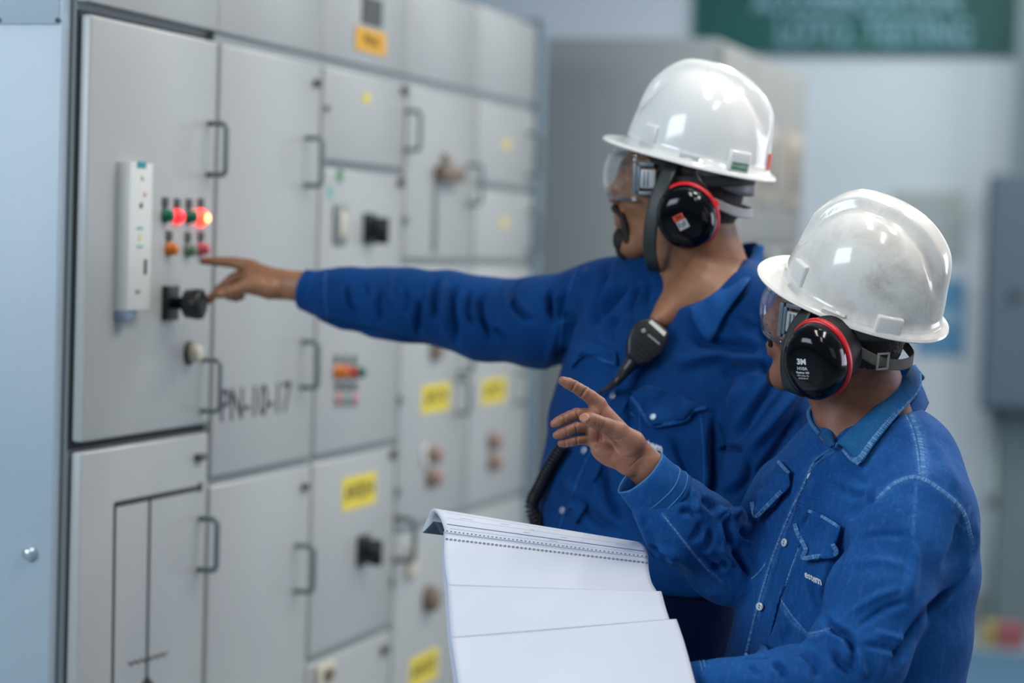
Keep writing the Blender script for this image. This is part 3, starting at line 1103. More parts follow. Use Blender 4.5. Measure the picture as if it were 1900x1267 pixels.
# pipes below the wall cabinet
for i, px in enumerate((1848, 1872, 1893)):
    b0 = bw(px, 752, .18); b0[2] = 0.0
    pr = empty('conduit_pipe', b0)
    tag(pr, ['pale vertical pipe under the slate wall cabinet, nearest its outer edge', 'pale vertical pipe under the slate wall cabinet, between two others', 'pale vertical pipe at the photo edge under the slate wall cabinet'][i], 'pipe', 'pipes below the wall cabinet')
    bm = bmesh.new(); add_tube(bm, [b0, b0 + UP * (a[2] + .02)], 0.020, 14, ref=ROW_N); bm_obj('tube', bm, mat('pale_pipe_paint', srgb(176, 196, 198), .45), pr)
    bm = bmesh.new(); add_lathe(bm, b0 + UP * .5, UP, [(0.028, 0), (0.028, .04), (0.022, .05)], 14); bm_obj('clamp', bm, MIDGREY, pr)
# low kerb on the floor, yellow and red
for (x0, x1, m, nm, lb) in ((1822, 1852, mat('yellow_kerb_paint', srgb(160, 146, 90), .6), 'yellow_block', 'low yellow block on the floor under the pipes'), (1852, 1902, mat('red_kerb_paint', srgb(150, 84, 92), .6), 'red_block', 'low red block on the floor under the pipes')):
    q0 = bw(x0, 1168, .6); q1 = bw(x1, 1168, .6); w = np.dot(q1 - q0, ROW_N); c = (q0 + q1) / 2; c[2] = 0.045
    bm = bmesh.new(); add_box(bm, c, AX, (0.06, w / 2 - .002, 0.045), 0.006)
    tag(bm_obj(nm, bm, m, smooth=False, base=(c[0], c[1], 0)), lb, 'block')
c = bw(1880, 1235, 0); 
d = ray(1870, 1240); t = -CAM[2] / d[2]; c = CAM + d * t
mt = mk('blue_floor_mat', [c + AX[1] * i * .9 + AX[0] * j * .55 + UP * k for k in (0, .006) for (i, j) in ((-.55, -1), (1, -1), (1, .6), (-.55, .6))],
        [(0, 3, 2, 1), (4, 5, 6, 7), (0, 1, 5, 4), (1, 2, 6, 5), (2, 3, 7, 6), (3, 0, 4, 7)], mat('blue_mat_rubber', srgb(66, 104, 130), .6), smooth=False, base=c)
tag(mt, 'blue floor mat in the lower right corner of the photo', 'mat')
# ------------------------------------------------------------------ people
SKIN1 = noise_mat('warm_brown_skin', srgb(150, 105, 74), srgb(136, 93, 64), 40, 0.48, 0.12, 900, attr=True, sss=0.12)
SKIN2 = noise_mat('deep_brown_skin', srgb(154, 106, 84), srgb(132, 87, 67), 40, 0.52, 0.15, 900, attr=True, sss=0.12)
HAIR = noise_mat('black_hair', srgb(26, 20, 18), srgb(44, 34, 30), 300, 0.6, 0.6, 900)


def denim(name, c1, c2, c3):
    """blue work cloth: twill bump, soft fading"""
    m = noise_mat(name, c1, c2, 9.0, 0.78, 0.0, lo=0.30, hi=0.72, detail=6, spec=0.10, sheen=0.05)
    nt = m.node_tree; N, L = nt.nodes, nt.links
    b = N['Principled BSDF']
    src = b.inputs['Base Color'].links[0].from_socket
    tc = N.new('ShaderNodeTexCoord')
    nz = N.new('ShaderNodeTexNoise'); nz.inputs['Scale'].default_value = 1200; nz.inputs['Detail'].default_value = 2
    mp = N.new('ShaderNodeMapping'); mp.inputs['Scale'].default_value = (1, 1, 0.35)
    L.new(tc.outputs['Object'], mp.inputs[0]); L.new(mp.outputs[0], nz.inputs['Vector'])
    mr = N.new('ShaderNodeMapRange'); mr.inputs[1].default_value = 0.52; mr.inputs[2].default_value = 0.75; mr.inputs[4].default_value = 0.28
    L.new(nz.outputs[0], mr.inputs[0])
    mx = N.new('ShaderNodeMix'); mx.data_type = 'RGBA'; mx.inputs[7].default_value = (*c3, 1)
    L.new(mr.outputs[0], mx.inputs[0]); L.new(src, mx.inputs[6]); L.new(mx.outputs[2], b.inputs['Base Color'])
    # faint washed streaks down the cloth, and fading along the stitched edges
    ms = N.new('ShaderNodeMapping'); ms.inputs['Scale'].default_value = (1, 1, .16); ms.inputs['Rotation'].default_value = (0, .35, 0)
    ns = N.new('ShaderNodeTexNoise'); ns.inputs['Scale'].default_value = 150; ns.inputs['Detail'].default_value = 4
    L.new(tc.outputs['Object'], ms.inputs[0]); L.new(ms.outputs[0], ns.inputs['Vector'])
    rs = N.new('ShaderNodeMapRange'); rs.inputs[1].default_value = .52; rs.inputs[2].default_value = .85; rs.inputs[4].default_value = .30
    L.new(ns.outputs[0], rs.inputs[0])
    wa = N.new('ShaderNodeAttribute'); wa.attribute_name = 'wear'
    am = N.new('ShaderNodeMath'); am.operation = 'ADD'; am.use_clamp = True
    L.new(rs.outputs[0], am.inputs[0]); L.new(wa.outputs['Fac'], am.inputs[1])
    mw = N.new('ShaderNodeMix'); mw.data_type = 'RGBA'; mw.inputs[7].default_value = (*c3, 1)
    L.new(am.outputs[0], mw.inputs[0]); L.new(mx.outputs[2], mw.inputs[6]); L.new(mw.outputs[2], b.inputs['Base Color'])
    n2 = N.new('ShaderNodeTexNoise'); n2.inputs['Scale'].default_value = 55; n2.inputs['Detail'].default_value = 5
    ad = N.new('ShaderNodeMath'); ad.operation = 'MULTIPLY_ADD'; ad.inputs[1].default_value = 0.18
    L.new(tc.outputs['Object'], n2.inputs['Vector']); L.new(nz.outputs[0], ad.inputs[0]); L.new(n2.outputs[0], ad.inputs[2])
    bp = N.new('ShaderNodeBump'); bp.inputs['Strength'].default_value = 0.45; bp.inputs['Distance'].default_value = 0.004
    L.new(ad.outputs[0], bp.inputs['Height']); L.new(bp.outputs[0], b.inputs['Normal'])
    return m


CLOTH1 = denim('dark_blue_cotton', srgb(4, 50, 100), srgb(8, 62, 120), srgb(20, 76, 136))
CLOTH2 = denim('washed_blue_denim', srgb(10, 64, 124), srgb(24, 84, 148), srgb(74, 122, 184))
SEAM2 = denim('faded_blue_seam', srgb(36, 90, 146), srgb(72, 124, 174), srgb(128, 168, 204))
SEAM1 = denim('blue_cotton_seam', srgb(14, 62, 118), srgb(22, 78, 138), srgb(44, 98, 156))
COLLAR2 = denim('collar_denim', srgb(14, 74, 122), srgb(32, 94, 146), srgb(74, 124, 172))
TROUS = denim('navy_trouser_cloth', srgb(3, 20, 52), srgb(5, 26, 62), srgb(10, 34, 72))
PEARL = mat('pearl_button', srgb(138, 154, 168), 0.25, 0.2, coat=0.4)
THREAD = mat('white_embroidery_thread', srgb(226, 226, 232), 0.7)
BOOT = mat('black_boot_leather', srgb(24, 22, 22), 0.45)


def PX(px, Z): return px * Z / FPX


def chainseg(F, rows, va, k, kin=0.01, op='u'):
    """rows: (px, py, Z, r1 px, r2 px)"""
    for a, b in zip(rows[:-1], rows[1:]):
        F.seg(V(*a[:3]), V(*b[:3]), va, (PX(a[3], a[2]), PX(a[4], a[2])), (PX(b[3], b[2]), PX(b[4], b[2])), k if op == 'u' else 0, op)
        k = kin


def chain(F, rows, k, kin=0.003, grow=0.0):
    """rows: (px, py, Z, r px)"""
    for a, b in zip(rows[:-1], rows[1:]):
        F.cap(V(*a[:3]), V(*b[:3]), PX(a[3], a[2]) + grow, PX(b[3], b[2]) + grow, k)
        k = kin


def cuff(name, rows, va, material, parent, edge=None, wob=.0012, arc=None):
    """rows: (px, py, Z, r1 px, r2 px) from the wrist inwards; a band of cloth round the wrist"""
    R = []
    C_ = [V(*r[:3]) for r in rows]
    for i, r in enumerate(rows):
        t = nrm(C_[min(i + 1, len(rows) - 1)] - C_[max(i - 1, 0)])
        v = nrm(np.asarray(va) - np.dot(va, t) * t); u = np.cross(v, t)
        row = []
        for q in np.linspace(0, 2 * math.pi, 73):
            k = 1 + wob / .04 * math.sin(3 * q + i * .7) + .5 * wob / .04 * math.sin(7 * q + 1 + i)
            row.append(C_[i] + k * (PX(r[3], r[2]) * math.cos(q) * u + PX(r[4], r[2]) * math.sin(q) * v))
        R.append(row)
    R = np.array(R)
    n = 4 * (len(R) - 1) + 1
    G_ = np.array([catmull(R[:, j], n) for j in range(R.shape[1])]).transpose(1, 0, 2)
    o = grid_obj(name, G_, material, parent, thick=.0028, offset=0)
    for k_ in (int(n * .60), int(n * .80)):
        bm = bmesh.new(); add_tube(bm, G_[k_] + (G_[k_] - G_[k_].mean(0)) * .025, .0013, 6)
        bm_obj('cuff_stitching', bm, edge or material, parent)
    bm = bmesh.new(); add_tube(bm, G_[0], .0016, 8)
    bm_obj('cuff_edge', bm, edge or material, parent)
    return o


class Head:
    def __init__(self, C, up, fwd, s=1.0):
        self.C = np.asarray(C, float); self.s = s
        self.f, self.l, self.u = ortho(up, fwd)
        self.ax = np.array([self.f, self.l, self.u])

    def __call__(self, x, y, z):
        return self.C + self.s * (x * self.f + y * self.l + z * self.u)

    def local(self, P):
        return ((P - self.C) @ self.ax.T) / self.s

    def build(self, F):
        s = self.s; H = self
        E = lambda c, r, k, op='u': F.ell(H(*c), H.ax, np.array(r) * s, k * s, op)
        T = lambda a, b, ra, rb, k, op='u': F.cap(H(*a), H(*b), ra * s, rb * s, k * s, op)
        E((-0.010, 0, 0.040), (0.100, 0.076, 0.090), 0)
        E((0.030, 0, -0.020), (0.064, 0.061, 0.082), 0.03)
        for q in (-1, 1):
            T((-0.012, q * .056, -0.045), (0.070, q * .020, -0.098), 0.020, 0.020, 0.03)
            E((0.062, q * .040, -0.018), (0.030, 0.026, 0.026), 0.02)                   # cheekbone
            T((0.086, q * .012, 0.030), (0.074, q * .046, 0.030), 0.012, 0.010, 0.015)  # brow
            E((0.098, q * .031, 0.008), (0.018, 0.018, 0.013), 0.012, 'c')              # socket
            E((0.080, q * .031, 0.008), (0.0125, 0.0125, 0.0125), 0.001)                # eyeball
            T((0.089, q * .022, 0.0135), (0.086, q * .042, 0.0125), 0.0035, 0.003, 0.004)
            T((0.088, q * .022, 0.0005), (0.085, q * .042, 0.0015), 0.003, 0.003, 0.004)
            E((0.104, q * .011, -0.024), (0.012, 0.009, 0.009), 0.006)                  # nostril wing
            E((-0.004, q * .075, -0.004), (0.016, 0.006, 0.030), 0.006)                 # ear, pressed under the cup
        E((0.078, 0, -0.100), (0.020, 0.024, 0.020), 0.02)                              # chin
        T((0.092, 0, 0.022), (0.109, 0, -0.018), 0.009, 0.012, 0.012)                   # nose
        E((0.090, 0, -0.056), (0.020, 0.028, 0.018), 0.015)
        T((0.101, -.016, -0.054), (0.101, .016, -0.054), 0.0055, 0.0055, 0.005)         # lips
        T((0.099, -.014, -0.066), (0.099, .014, -0.066), 0.006, 0.006, 0.005)
        T((0.107, -.018, -0.0602), (0.107, .018, -0.0602), 0.0022, 0.0022, 0.002, 'c')

    def tone(self, P, T):
        q = self.local(P)
        lip = np.exp(-(((q[:, 0] - .105) / .014) ** 2 + (q[:, 1] / .022) ** 2 + ((q[:, 2] + .060) / .010) ** 2))
        T *= 1 - lip[:, None] * np.array([.10, .32, .30])
        for s in (-1, 1):
            c = np.array([.080, s * .031, .008])
            d = np.linalg.norm(q - c, axis=1)
            eye = (d < .0131) & (q[:, 0] > .084)
            dd = np.hypot(q[:, 1] - s * .031, q[:, 2] - .008)
            T[eye] = np.array([1.25, 1.6, 1.9])
            T[eye & (dd < .0055)] = np.array([.12, .10, .09])
            br = np.exp(-(((q[:, 2] - .034) / .006) ** 2 + ((np.abs(q[:, 1]) - .032) / .020) ** 2)) * (q[:, 0] > .07)
            T *= 1 - .8 * br[:, None]
        return T

    def hair(self, name, parent, nape=-0.062):
        s = self.s
        F = Field(self(0, 0, 0.02) - 0.17, self(0, 0, 0.02) + 0.17, 0.0030)
        F.ell(self(-0.010, 0, 0.040), self.ax, np.array((0.1045, 0.0800, 0.095)) * s)
        F.ell(self(-0.034, 0, -0.020), self.ax, np.array((0.068, 0.066, 0.070)) * s, 0.02)
        F.cut(self(0.060, 0, 0.06), self.f * .8 - self.u * .6, 0.004)
        F.cut(self(0.030, 0, 0.0), self.f, 0.004) if False else None
        F.cut(self(-0.05, 0, nape), -self.u + self.f * .15, 0.006)
        P, Q = F.mesh(1)
        r = np.random.default_rng(3)
        N = vnormals(P, Q); P = P + N * (r.normal(size=len(P)) * 0.0005)[:, None]
        return mk(name, P, Q, HAIR, parent)


def set_tone(o, T):
    a = o.data.color_attributes.new('tone', 'FLOAT_COLOR', 'POINT')
    a.data.foreach_set('color', np.hstack([T, np.ones((len(T), 1))]).astype(np.float32).ravel())


def nail(F, c, n, long, rl, rw):
    n = nrm(n); l = nrm(long - np.dot(long, n) * n)
    F.ell(c, np.array([l, np.cross(n, l), n]), (rl, rw, 0.0012), 0.0006)


def tint(P, T, c, r, col, soft=0.5):
    d = np.linalg.norm(P - c, axis=1) / r
    w = np.clip((1 - d) / soft, 0, 1)[:, None]
    return T * (1 - w) + T * np.asarray(col) * w


def legs(name_root, body, hip, feet, cloth, waist_r, zt, lean):
    """trousers and boots below the frame, so that the figure stands on the floor"""
    lo = np.minimum(hip, np.min(feet, 0)) - 0.3; hi = np.maximum(hip, np.max(feet, 0)) + 0.3; lo[2] = 0.03; hi[2] = zt + 0.05
    F = Field(lo, hi, 0.007)
    F.seg(np.r_[hip[:2], zt], np.r_[hip[:2], zt - .20], lean, waist_r, (waist_r[0], waist_r[1] * 1.05))
    side = nrm(np.cross(lean, UP))
    for ft, sg in zip(feet, (-1, 1)):
        h = hip + side * sg * .09; h[2] = zt - .2
        kn = (h + ft) / 2 + nrm(lean) * .02; kn[2] = h[2] * .52
        an = ft.copy(); an[2] = 0.09
        F.cap(h, kn, 0.095, 0.072, 0.05); F.cap(kn, an, 0.072, 0.064, 0.02)
    F.cut((0, 0, 0.06), (0, 0, -1)); F.cut((0, 0, zt), (0, 0, 1), 0.01)
    P, Q = F.mesh(1)
    P = ripple(P, Q, 0.004, 30, 5)
    mk('trousers', P, Q, cloth, body)
    for ft in feet:
        F = Field(ft - np.array([.2, .2, .02]), ft + np.array([.2, .2, .2]), 0.005)
        d = nrm(np.r_[lean[:2], 0])
        F.cap(ft + UP * .13 - d * .02, ft + UP * .05 - d * .03, .052, .046); F.cap(ft + UP * .045 - d * .04, ft + UP * .04 + d * .15, .042, .038, .03)
        F.cut((0, 0, 0.0), (0, 0, -1), 0.004)
        P, Q = F.mesh(1)
        mk('boot', P, Q, BOOT, body)


# =================================================================== worker pointing at the cabinet
H1 = Head(V(1262, 345, 4.0), cdir(0.03, 0.985, 0.12), cdir(-.985, -.02, -.15), 1.0)
A1x = cdir(.79, 0, .61); B1x = cdir(-.61, 0, .79)
TORSO1 = [(1262, 600, 4.02, 196, 128), (1240, 690, 4.02, 222, 140), (1212, 800, 4.01, 218, 142), (1196, 900, 4.01, 222, 144), (1186, 1050, 4.01, 224, 146), (1184, 1180, 4.01, 222, 146)]
ARM1 = [(1120, 556, 4.13, 62), (1000, 597, 4.18, 82), (900, 591, 4.21, 75), (830, 573, 4.23, 69), (760, 566, 4.25, 66), (708, 562, 4.27, 61), (645, 553, 4.285, 54), (612, 547, 4.294, 43), (600, 543, 4.297, 36)]
NARM1 = [(1448, 588, 3.87, 68), (1434, 760, 3.83, 78), (1418, 900, 3.80, 74), (1405, 1140, 3.73, 56)]

fine1 = [(V(360, 470, 4.34) - [0, .12, .10], V(570, 560, 4.34) + [0, .1, .03], 0.0014)]
lo = np.minimum(V(350, 1250, 4.4), V(350, 1250, 3.6)) - .03; hi = V(1540, 240, 4.45) + .03
lo[1] = 3.62; hi[1] = 4.48
F = Field(lo, hi, 0.0034, [(np.minimum(V(362, 575, 4.25), V(362, 575, 4.42)), np.maximum(V(575, 470, 4.25), V(575, 470, 4.42)), 0.0014)])
H1.build(F)
F.seg(H1(-0.022, 0, -0.045), V(1325, 560, 4.03), B1x, (.062, .064), (.072, .076), 0.025)
F.cap(H1(0.01, 0.02, -0.07), V(1256, 556, 3.95), .030, .026, .03); F.cap(V(1284, 532, 3.955), V(1224, 592, 3.905), .036, .016, .02)                # throat tendons
chainseg(F, [(a, b, c, d - 34, e - 34) for a, b, c, d, e in TORSO1[:-1]], B1x, .05)
chain(F, [(1310, 560, 4.03, 60), (1120, 566, 4.14, 36)], .05)
chain(F, [(1310, 560, 4.03, 60), (1446, 592, 3.88, 42)], .05)
chain(F, [(1120, 566, 4.14, 36), (1000, 597, 4.18, 38), (830, 572, 4.23, 38), (640, 544, 4.29, 32)], .02, .01)
F.seg(V(660, 544, 4.285), V(520, 527, 4.315), CF, (PX(34, 4.29), .026), (PX(27, 4.3), .020), .01)
chain(F, [(1446, 592, 3.88, 42), (1418, 900, 3.81, 38), (1405, 1190, 3.72, 30)], .02, .01)
# left hand, hanging
F.seg(V(1405, 1190, 3.72), V(1402, 1262, 3.715), A1x, (.017, .030), (.014, .036), .01)
for i_ in range(4):
    o_ = A1x * (-.027 + .018 * i_)
    F.cap(V(1402, 1262, 3.715) + o_, V(1400, 1310, 3.70) + o_ * 1.1, .0095, .0085, .004); F.cap(V(1400, 1310, 3.70) + o_ * 1.1, V(1394, 1345 - 6 * abs(i_ - 1.5), 3.72) + o_ * 1.1, .0085, .007, .002)
F.cap(V(1402, 1215, 3.70) - A1x * .02, V(1385, 1270, 3.67) - A1x * .035, .013, .009, .006)
# right hand: index outstretched, the others curling below
F.seg(V(520, 528, 4.315), V(468, 513, 4.325), CF, (PX(27, 4.3), .020), (PX(28, 4.3), .019), .008)
F.cap(V(500, 536, 4.300), V(470, 528, 4.295), PX(20, 4.3), PX(17, 4.3), .010)      # thumb root
for rows in ([(468, 496, 4.33, 15), (434, 487, 4.335, 10.5), (404, 485, 4.34, 8.8), (377, 484, 4.345, 6.8)],     # index
             [(462, 506, 4.345, 14), (432, 517, 4.35, 10.5), (408, 537, 4.345, 9.5), (387, 557, 4.34, 7.5)],     # middle
             [(464, 516, 4.36, 13), (436, 530, 4.37, 10), (424, 548, 4.355, 9), (436, 551, 4.335, 8)],        # ring
             [(470, 526, 4.37, 11), (446, 543, 4.375, 8.5), (438, 552, 4.36, 8), (448, 550, 4.345, 7)]):      # little
    chain(F, rows, .004, .0015)
chain(F, [(478, 530, 4.295, 17), (452, 532, 4.288, 13), (428, 540, 4.287, 10.5), (409, 546, 4.292, 8.5)], .006, .002)   # thumb
nail(F, V(410, 543, 4.284), cdir(-.1, .3, 1), cdir(-1, -.3, 0), .0075, .006)
P, Q = F.mesh(1)
T = np.ones((len(P), 3))
T = H1.tone(P, T)
T = tint(P, T, V(410, 543, 4.283), .008, (1.25, 1.28, 1.35), .3)
for c in ((380, 484, 4.34), (388, 557, 4.335)): T = tint(P, T, V(*c), .018, (1.0, .82, .80), 1)
T = tint(P, T, V(455, 510, 4.31), .024, (1.0, .94, 1.0), 1)
feet1 = [V(1150, 2120, 4.14), V(1290, 2120, 3.98)]
for f_ in feet1: f_[2] = 0
base1 = (feet1[0] + feet1[1]) / 2
person1 = mk('person', P, Q, SKIN1, None, True, base1)
set_tone(person1, T)
tag(person1, 'person in dark blue shirt reaching one arm out to point at the cabinet lamps', 'person')
H1.hair('hair', person1)
# moustache and goatee
F = Field(H1(.09, 0, -.07) - .06, H1(.09, 0, -.07) + .06, .0016)
for q in (-1, 1):
    F.cap(H1(.106, q * .004, -.041), H1(.095, q * .030, -.050), .007, .004, .003)
    F.cap(H1(.091, q * .031, -.050), H1(.080, q * .033, -.092), .005, .007, .003)
F.ell(H1(.092, 0, -.092), H1.ax, (.016, .030, .022), .006)
F.ell(H1(.088, 0, -.112), H1.ax, (.014, .020, .013), .006)
P, Q = F.mesh(1); P = P + vnormals(P, Q) * (np.random.default_rng(5).normal(size=len(P)) * .0006)[:, None]
mk('beard', P, Q, HAIR, person1)

# shirt
F = Field(lo, hi, 0.0036)
chainseg(F, TORSO1, B1x, 0)
F.seg(V(1205, 548, 4.06), V(1110, 556, 4.135), UP, (PX(64, 4.1), PX(62, 4.1)), (PX(62, 4.1), PX(62, 4.1)), .06)
F.cap(V(1345, 545, 3.98), V(1448, 585, 3.87), PX(66, 3.95), PX(66, 3.87), .05)
F.ell(V(1300, 560, 4.05), np.array([A1x, B1x, UP]), (.125, .085, .075), .05)
chain(F, ARM1, .045, .02)
chain(F, NARM1, .035, .02)
F.seg(V(540, 531, 4.31), V(600, 541, 4.297), CF, (PX(30, 4.3), .027), (PX(30, 4.3), .027), .002, 'c')     # open cuff
F.cut(V(1186, 1078, 4.01), -UP, .006)
# neck opening and the V of the collar
F.seg(H1(-0.022, 0, -0.045), V(1325, 566, 4.03), B1x, (.066, .068), (.075, .079), .006, 'c')
for a_, b_ in (((1366, 420, 3.96, 62), (1290, 498, 3.92, 60)), ((1290, 498, 3.92, 60), (1247, 556, 3.875, 26)), ((1243, 552, 3.875, 24), (1222, 590, 3.850, 11)), ((1276, 490, 3.87, 42), (1240, 548, 3.85, 20))):
    F.cap(V(*a_[:3]), V(*b_[:3]), PX(a_[3], 4), PX(b_[3], 4), .006, 'c')
P, Q = F.mesh(1)
C8 = lambda pts: [(500 + a / 3.167, 400 + b / 3.167) for a, b in pts]
C4 = lambda pts: [(1010 + a / 4.694, 450 + b / 4.694) for a, b in pts]
C3 = lambda pts: [(950 + a / 2.534, 660 + b / 2.534) for a, b in pts]
folds1 = []
for p, w, a in (([(450, 400), (470, 520), (540, 600)], 5, -6), ([(650, 430), (640, 540), (670, 640)], 5, -6), ([(800, 420), (810, 600)], 5, -4), ([(560, 400), (580, 480)], 4, -3),
                ([(880, 480), (870, 640), (900, 720)], 5.5, -8), ([(990, 360), (960, 460), (975, 640)], 5.5, -9), ([(1100, 380), (1070, 520), (1110, 780)], 6, -10),
                ([(1180, 430), (1160, 560), (1210, 660)], 5, -8), ([(1270, 430), (1235, 540), (1260, 640), (1330, 760)], 6, -10), ([(1310, 660), (1420, 760)], 5, -5),
                ([(1500, 360), (1420, 430), (1440, 540), (1560, 640)], 6, -9), ([(1640, 420), (1645, 560), (1690, 640)], 5, -8), ([(1740, 420), (1715, 560), (1690, 640)], 5, -8),
                ([(740, 330), (700, 440), (720, 560)], 5, 3), ([(1030, 330), (1020, 500), (1040, 740)], 5, 4), ([(300, 600), (480, 660), (700, 700)], 5, -5), ([(640, 690), (820, 740), (1000, 770)], 5, -5)):
    folds1.append((C8(p), w, a, (4.0, 4.6)))
for p, w, a in (([(580, 130), (520, 300), (430, 600), (440, 780)], 8, -9), ([(740, 330), (620, 480), (420, 730)], 7, -8), ([(270, 560), (200, 760), (130, 1000), (70, 1260)], 9, -11),
                ([(160, 420), (130, 560), (190, 700)], 6, -8), ([(60, 400), (40, 520), (70, 640)], 6, -6), ([(840, 340), (780, 520), (720, 640)], 6, -6), ([(380, 200), (330, 420), (290, 600)], 7, 6),
                ([(640, 250), (560, 480), (500, 620)], 7, 5), ([(930, 300), (880, 480), (830, 640)], 6, -5), ([(640, 640), (560, 760), (560, 900)], 8, -5)):
    folds1.append((C4(p), w, a, (3.7, 4.3)))
for p, w, a in (([(420, 500), (440, 640), (520, 800)], 9, -9), ([(560, 620), (620, 760), (640, 850)], 9, 6), ([(230, 560), (300, 660), (330, 800)], 9, 5), ([(500, 520), (600, 640)], 8, -5),
                ([(150, 300), (140, 480), (110, 620)], 10, -9), ([(560, 200), (540, 330), (520, 420)], 7, -6)):
    folds1.append((C3(p), w, a, (3.7, 4.3)))
folds1 += [([(1330, 840), (1355, 832), (1380, 836)], 5, -9, (3.5, 4)), ([(1332, 760), (1326, 830), (1328, 900), (1300, 950)], 9, -10, (3.5, 4.1)), ([(1380, 700), (1340, 790), (1345, 830)], 9, 5, (3.5, 4)),
           ([(1450, 690), (1400, 760), (1350, 830)], 8, -8, (3.5, 4)), ([(1500, 700), (1430, 790), (1380, 850)], 9, 7, (3.5, 4)), ([(1490, 760), (1430, 850), (1390, 900)], 8, -7, (3.5, 4)),
           ([(1390, 840), (1382, 890), (1340, 930)], 7, -8, (3.5, 4)), ([(1360, 590), (1420, 620), (1500, 640)], 9, -5, (3.5, 4.1)), ([(1260, 620), (1330, 640), (1430, 650)], 9, -5, (3.5, 4.1)),
           ([(1240, 680), (1330, 660), (1420, 680)], 10, 5, (3.5, 4.1)), ([(1330, 700), (1390, 680), (1470, 690)], 9, -6, (3.5, 4.1)), ([(1170, 800), (1230, 900), (1230, 1000)], 10, -7, (3.5, 4.2)),
           ([(1240, 800), (1290, 900), (1330, 940)], 9, -7, (3.5, 4.2)), ([(1050, 900), (1100, 960), (1160, 990)], 9, -5, (3.5, 4.2)), ([(1390, 560), (1420, 640), (1410, 720)], 9, -5, (3.5, 4.1))]
P = ripple(P, Q, .0035, 34, 11)
P = fold_cloth(P, Q, [(f_[0], f_[1], f_[2] * 2.2) + tuple(f_[3:]) for f_ in folds1])
P = relax(P, Q, .35)
shirt1 = mk('shirt', P, Q, CLOTH1, person1)
S1 = Surf(P, Q)


def collar(name, rows, material, parent, thick=.0035, bulge=.004, n=10):
    """rows: pairs of world points (fold line, outer edge)"""
    a = catmull([r[0] for r in rows], 8 * len(rows)); b = catmull([r[1] for r in rows], 8 * len(rows))
    view = nrm(CAM - a.mean(0))
    G_ = []
    for p, q in zip(a, b):
        G_.append([p + (q - p) * t + (view * .6 + UP * .6) * bulge * math.sin(math.pi * t) for t in np.linspace(0, 1, n)])
    return grid_obj(name, G_, material, parent, thick=thick, offset=0)


def surf_pts(S, pts, off):
    return [S.hit(a, b)[0] + S.hit(a, b)[1] * off for a, b in pts]


# collar of the pointing worker
def on_neck(H, px, py, Z): return V(px, py, Z)


col_in = [V(1398, 462, 4.05), V(1392, 480, 4.02), V(1362, 514, 3.965)] + surf_pts(S1, [(1332, 546), (1306, 562), (1284, 574)], .010)
col_out = [V(1416, 462, 4.05), V(1408, 500, 4.01)] + surf_pts(S1, [(1388, 545), (1352, 588), (1322, 622), (1308, 628)], .010)
# the front edge of the wing runs from the opening to its point
col_out = [V(1417, 458, 4.05), V(1409, 500, 4.0)] + surf_pts(S1, [(1392, 535), (1350, 588), (1318, 626), (1287, 592)], .011)
collar('collar', list(zip(col_in, col_out)), SEAM1, shirt1, bulge=.006)
# stand of the collar behind the neck
stand = [V(1402, 470, 4.06), V(1404, 452, 4.09), V(1380, 452, 4.14), V(1320, 470, 4.15), V(1250, 490, 4.12), V(1210, 500, 4.07)]
low = [V(1410, 520, 4.04), V(1420, 505, 4.10), V(1390, 510, 4.16), V(1320, 515, 4.17), V(1240, 525, 4.13), V(1190, 530, 4.07)]
collar('collar_stand', list(zip(stand, low)), CLOTH1, shirt1, bulge=0)
fr = [V(1222, 490, 4.03), V(1226, 525, 3.98), V(1222, 560, 3.945), V(1214, 598, 3.905)]
fo = [V(1196, 500, 4.03)] + surf_pts(S1, [(1184, 540), (1180, 585), (1196, 612)], .010)
collar('collar_wing', list(zip(fr, fo)), CLOTH1, shirt1, bulge=.004)
plk = [(1212, 604), (1172, 660), (1135, 740), (1108, 810), (1078, 880), (1050, 950), (1030, 1010), (1012, 1080)]
seam('placket', S1, [(a + 14, b + 4) for a, b in plk], .034, 0.00121, CLOTH1, shirt1, .1)
seam('placket_edge', S1, plk, .006, .003, SEAM1, shirt1, .2)
for (a, b) in ((1140, 735), (1087, 836), (1047, 947)):
    bm = bmesh.new(); p, n = S1.hit(a, b); disc(bm, p + n * .004, n, .0062, .0025)
    bm_obj('snap_button', bm, PEARL, shirt1)
wv_ = lambda a, b: .004 + .004 * math.sin(a * .11) + .003 * math.sin(a * .05 + b * .1)
fl = [(1174, 727), (1205, 716), (1250, 728), (1309, 757), (1285, 764), (1273, 780), (1238, 788), (1213, 791), (1196, 768), (1182, 742)]
patch('pocket_flap', S1, fl, .006, .003, CLOTH1, shirt1, 4, lambda a, b: max(0, wv_(a, b)))
seam('flap_seam', S1, [(1176, 738), (1196, 770), (1213, 790), (1240, 788), (1273, 780), (1284, 765), (1309, 757)], .007, 0.00248, SEAM1, shirt1, .3, off=.008)
seam('pocket_seam', S1, [(1186, 752), (1190, 850), (1196, 900), (1240, 918)], .004, 0.00088, SEAM1, shirt1, .2)
seam('pocket_seam', S1, [(1300, 768), (1306, 850), (1300, 910), (1240, 918)], .004, 0.00088, SEAM1, shirt1, .2)
bm = bmesh.new(); p, n = S1.hit(1217, 777); disc(bm, p + n * .0165, n, .0054, .002); bm_obj('snap_button', bm, PEARL, shirt1)
fl = [(1062, 640), (1085, 632), (1115, 640), (1146, 655), (1150, 676), (1128, 672), (1110, 662), (1090, 658), (1076, 668), (1064, 682), (1059, 662)]
patch('pocket_flap', S1, fl, .006, .003, CLOTH1, shirt1, 4, lambda a, b: max(0, wv_(a, b)))
seam('flap_seam', S1, [(1064, 681), (1076, 668), (1090, 658), (1110, 662), (1128, 672), (1149, 676)], .006, 0.00220, SEAM1, shirt1, .3, off=.007)
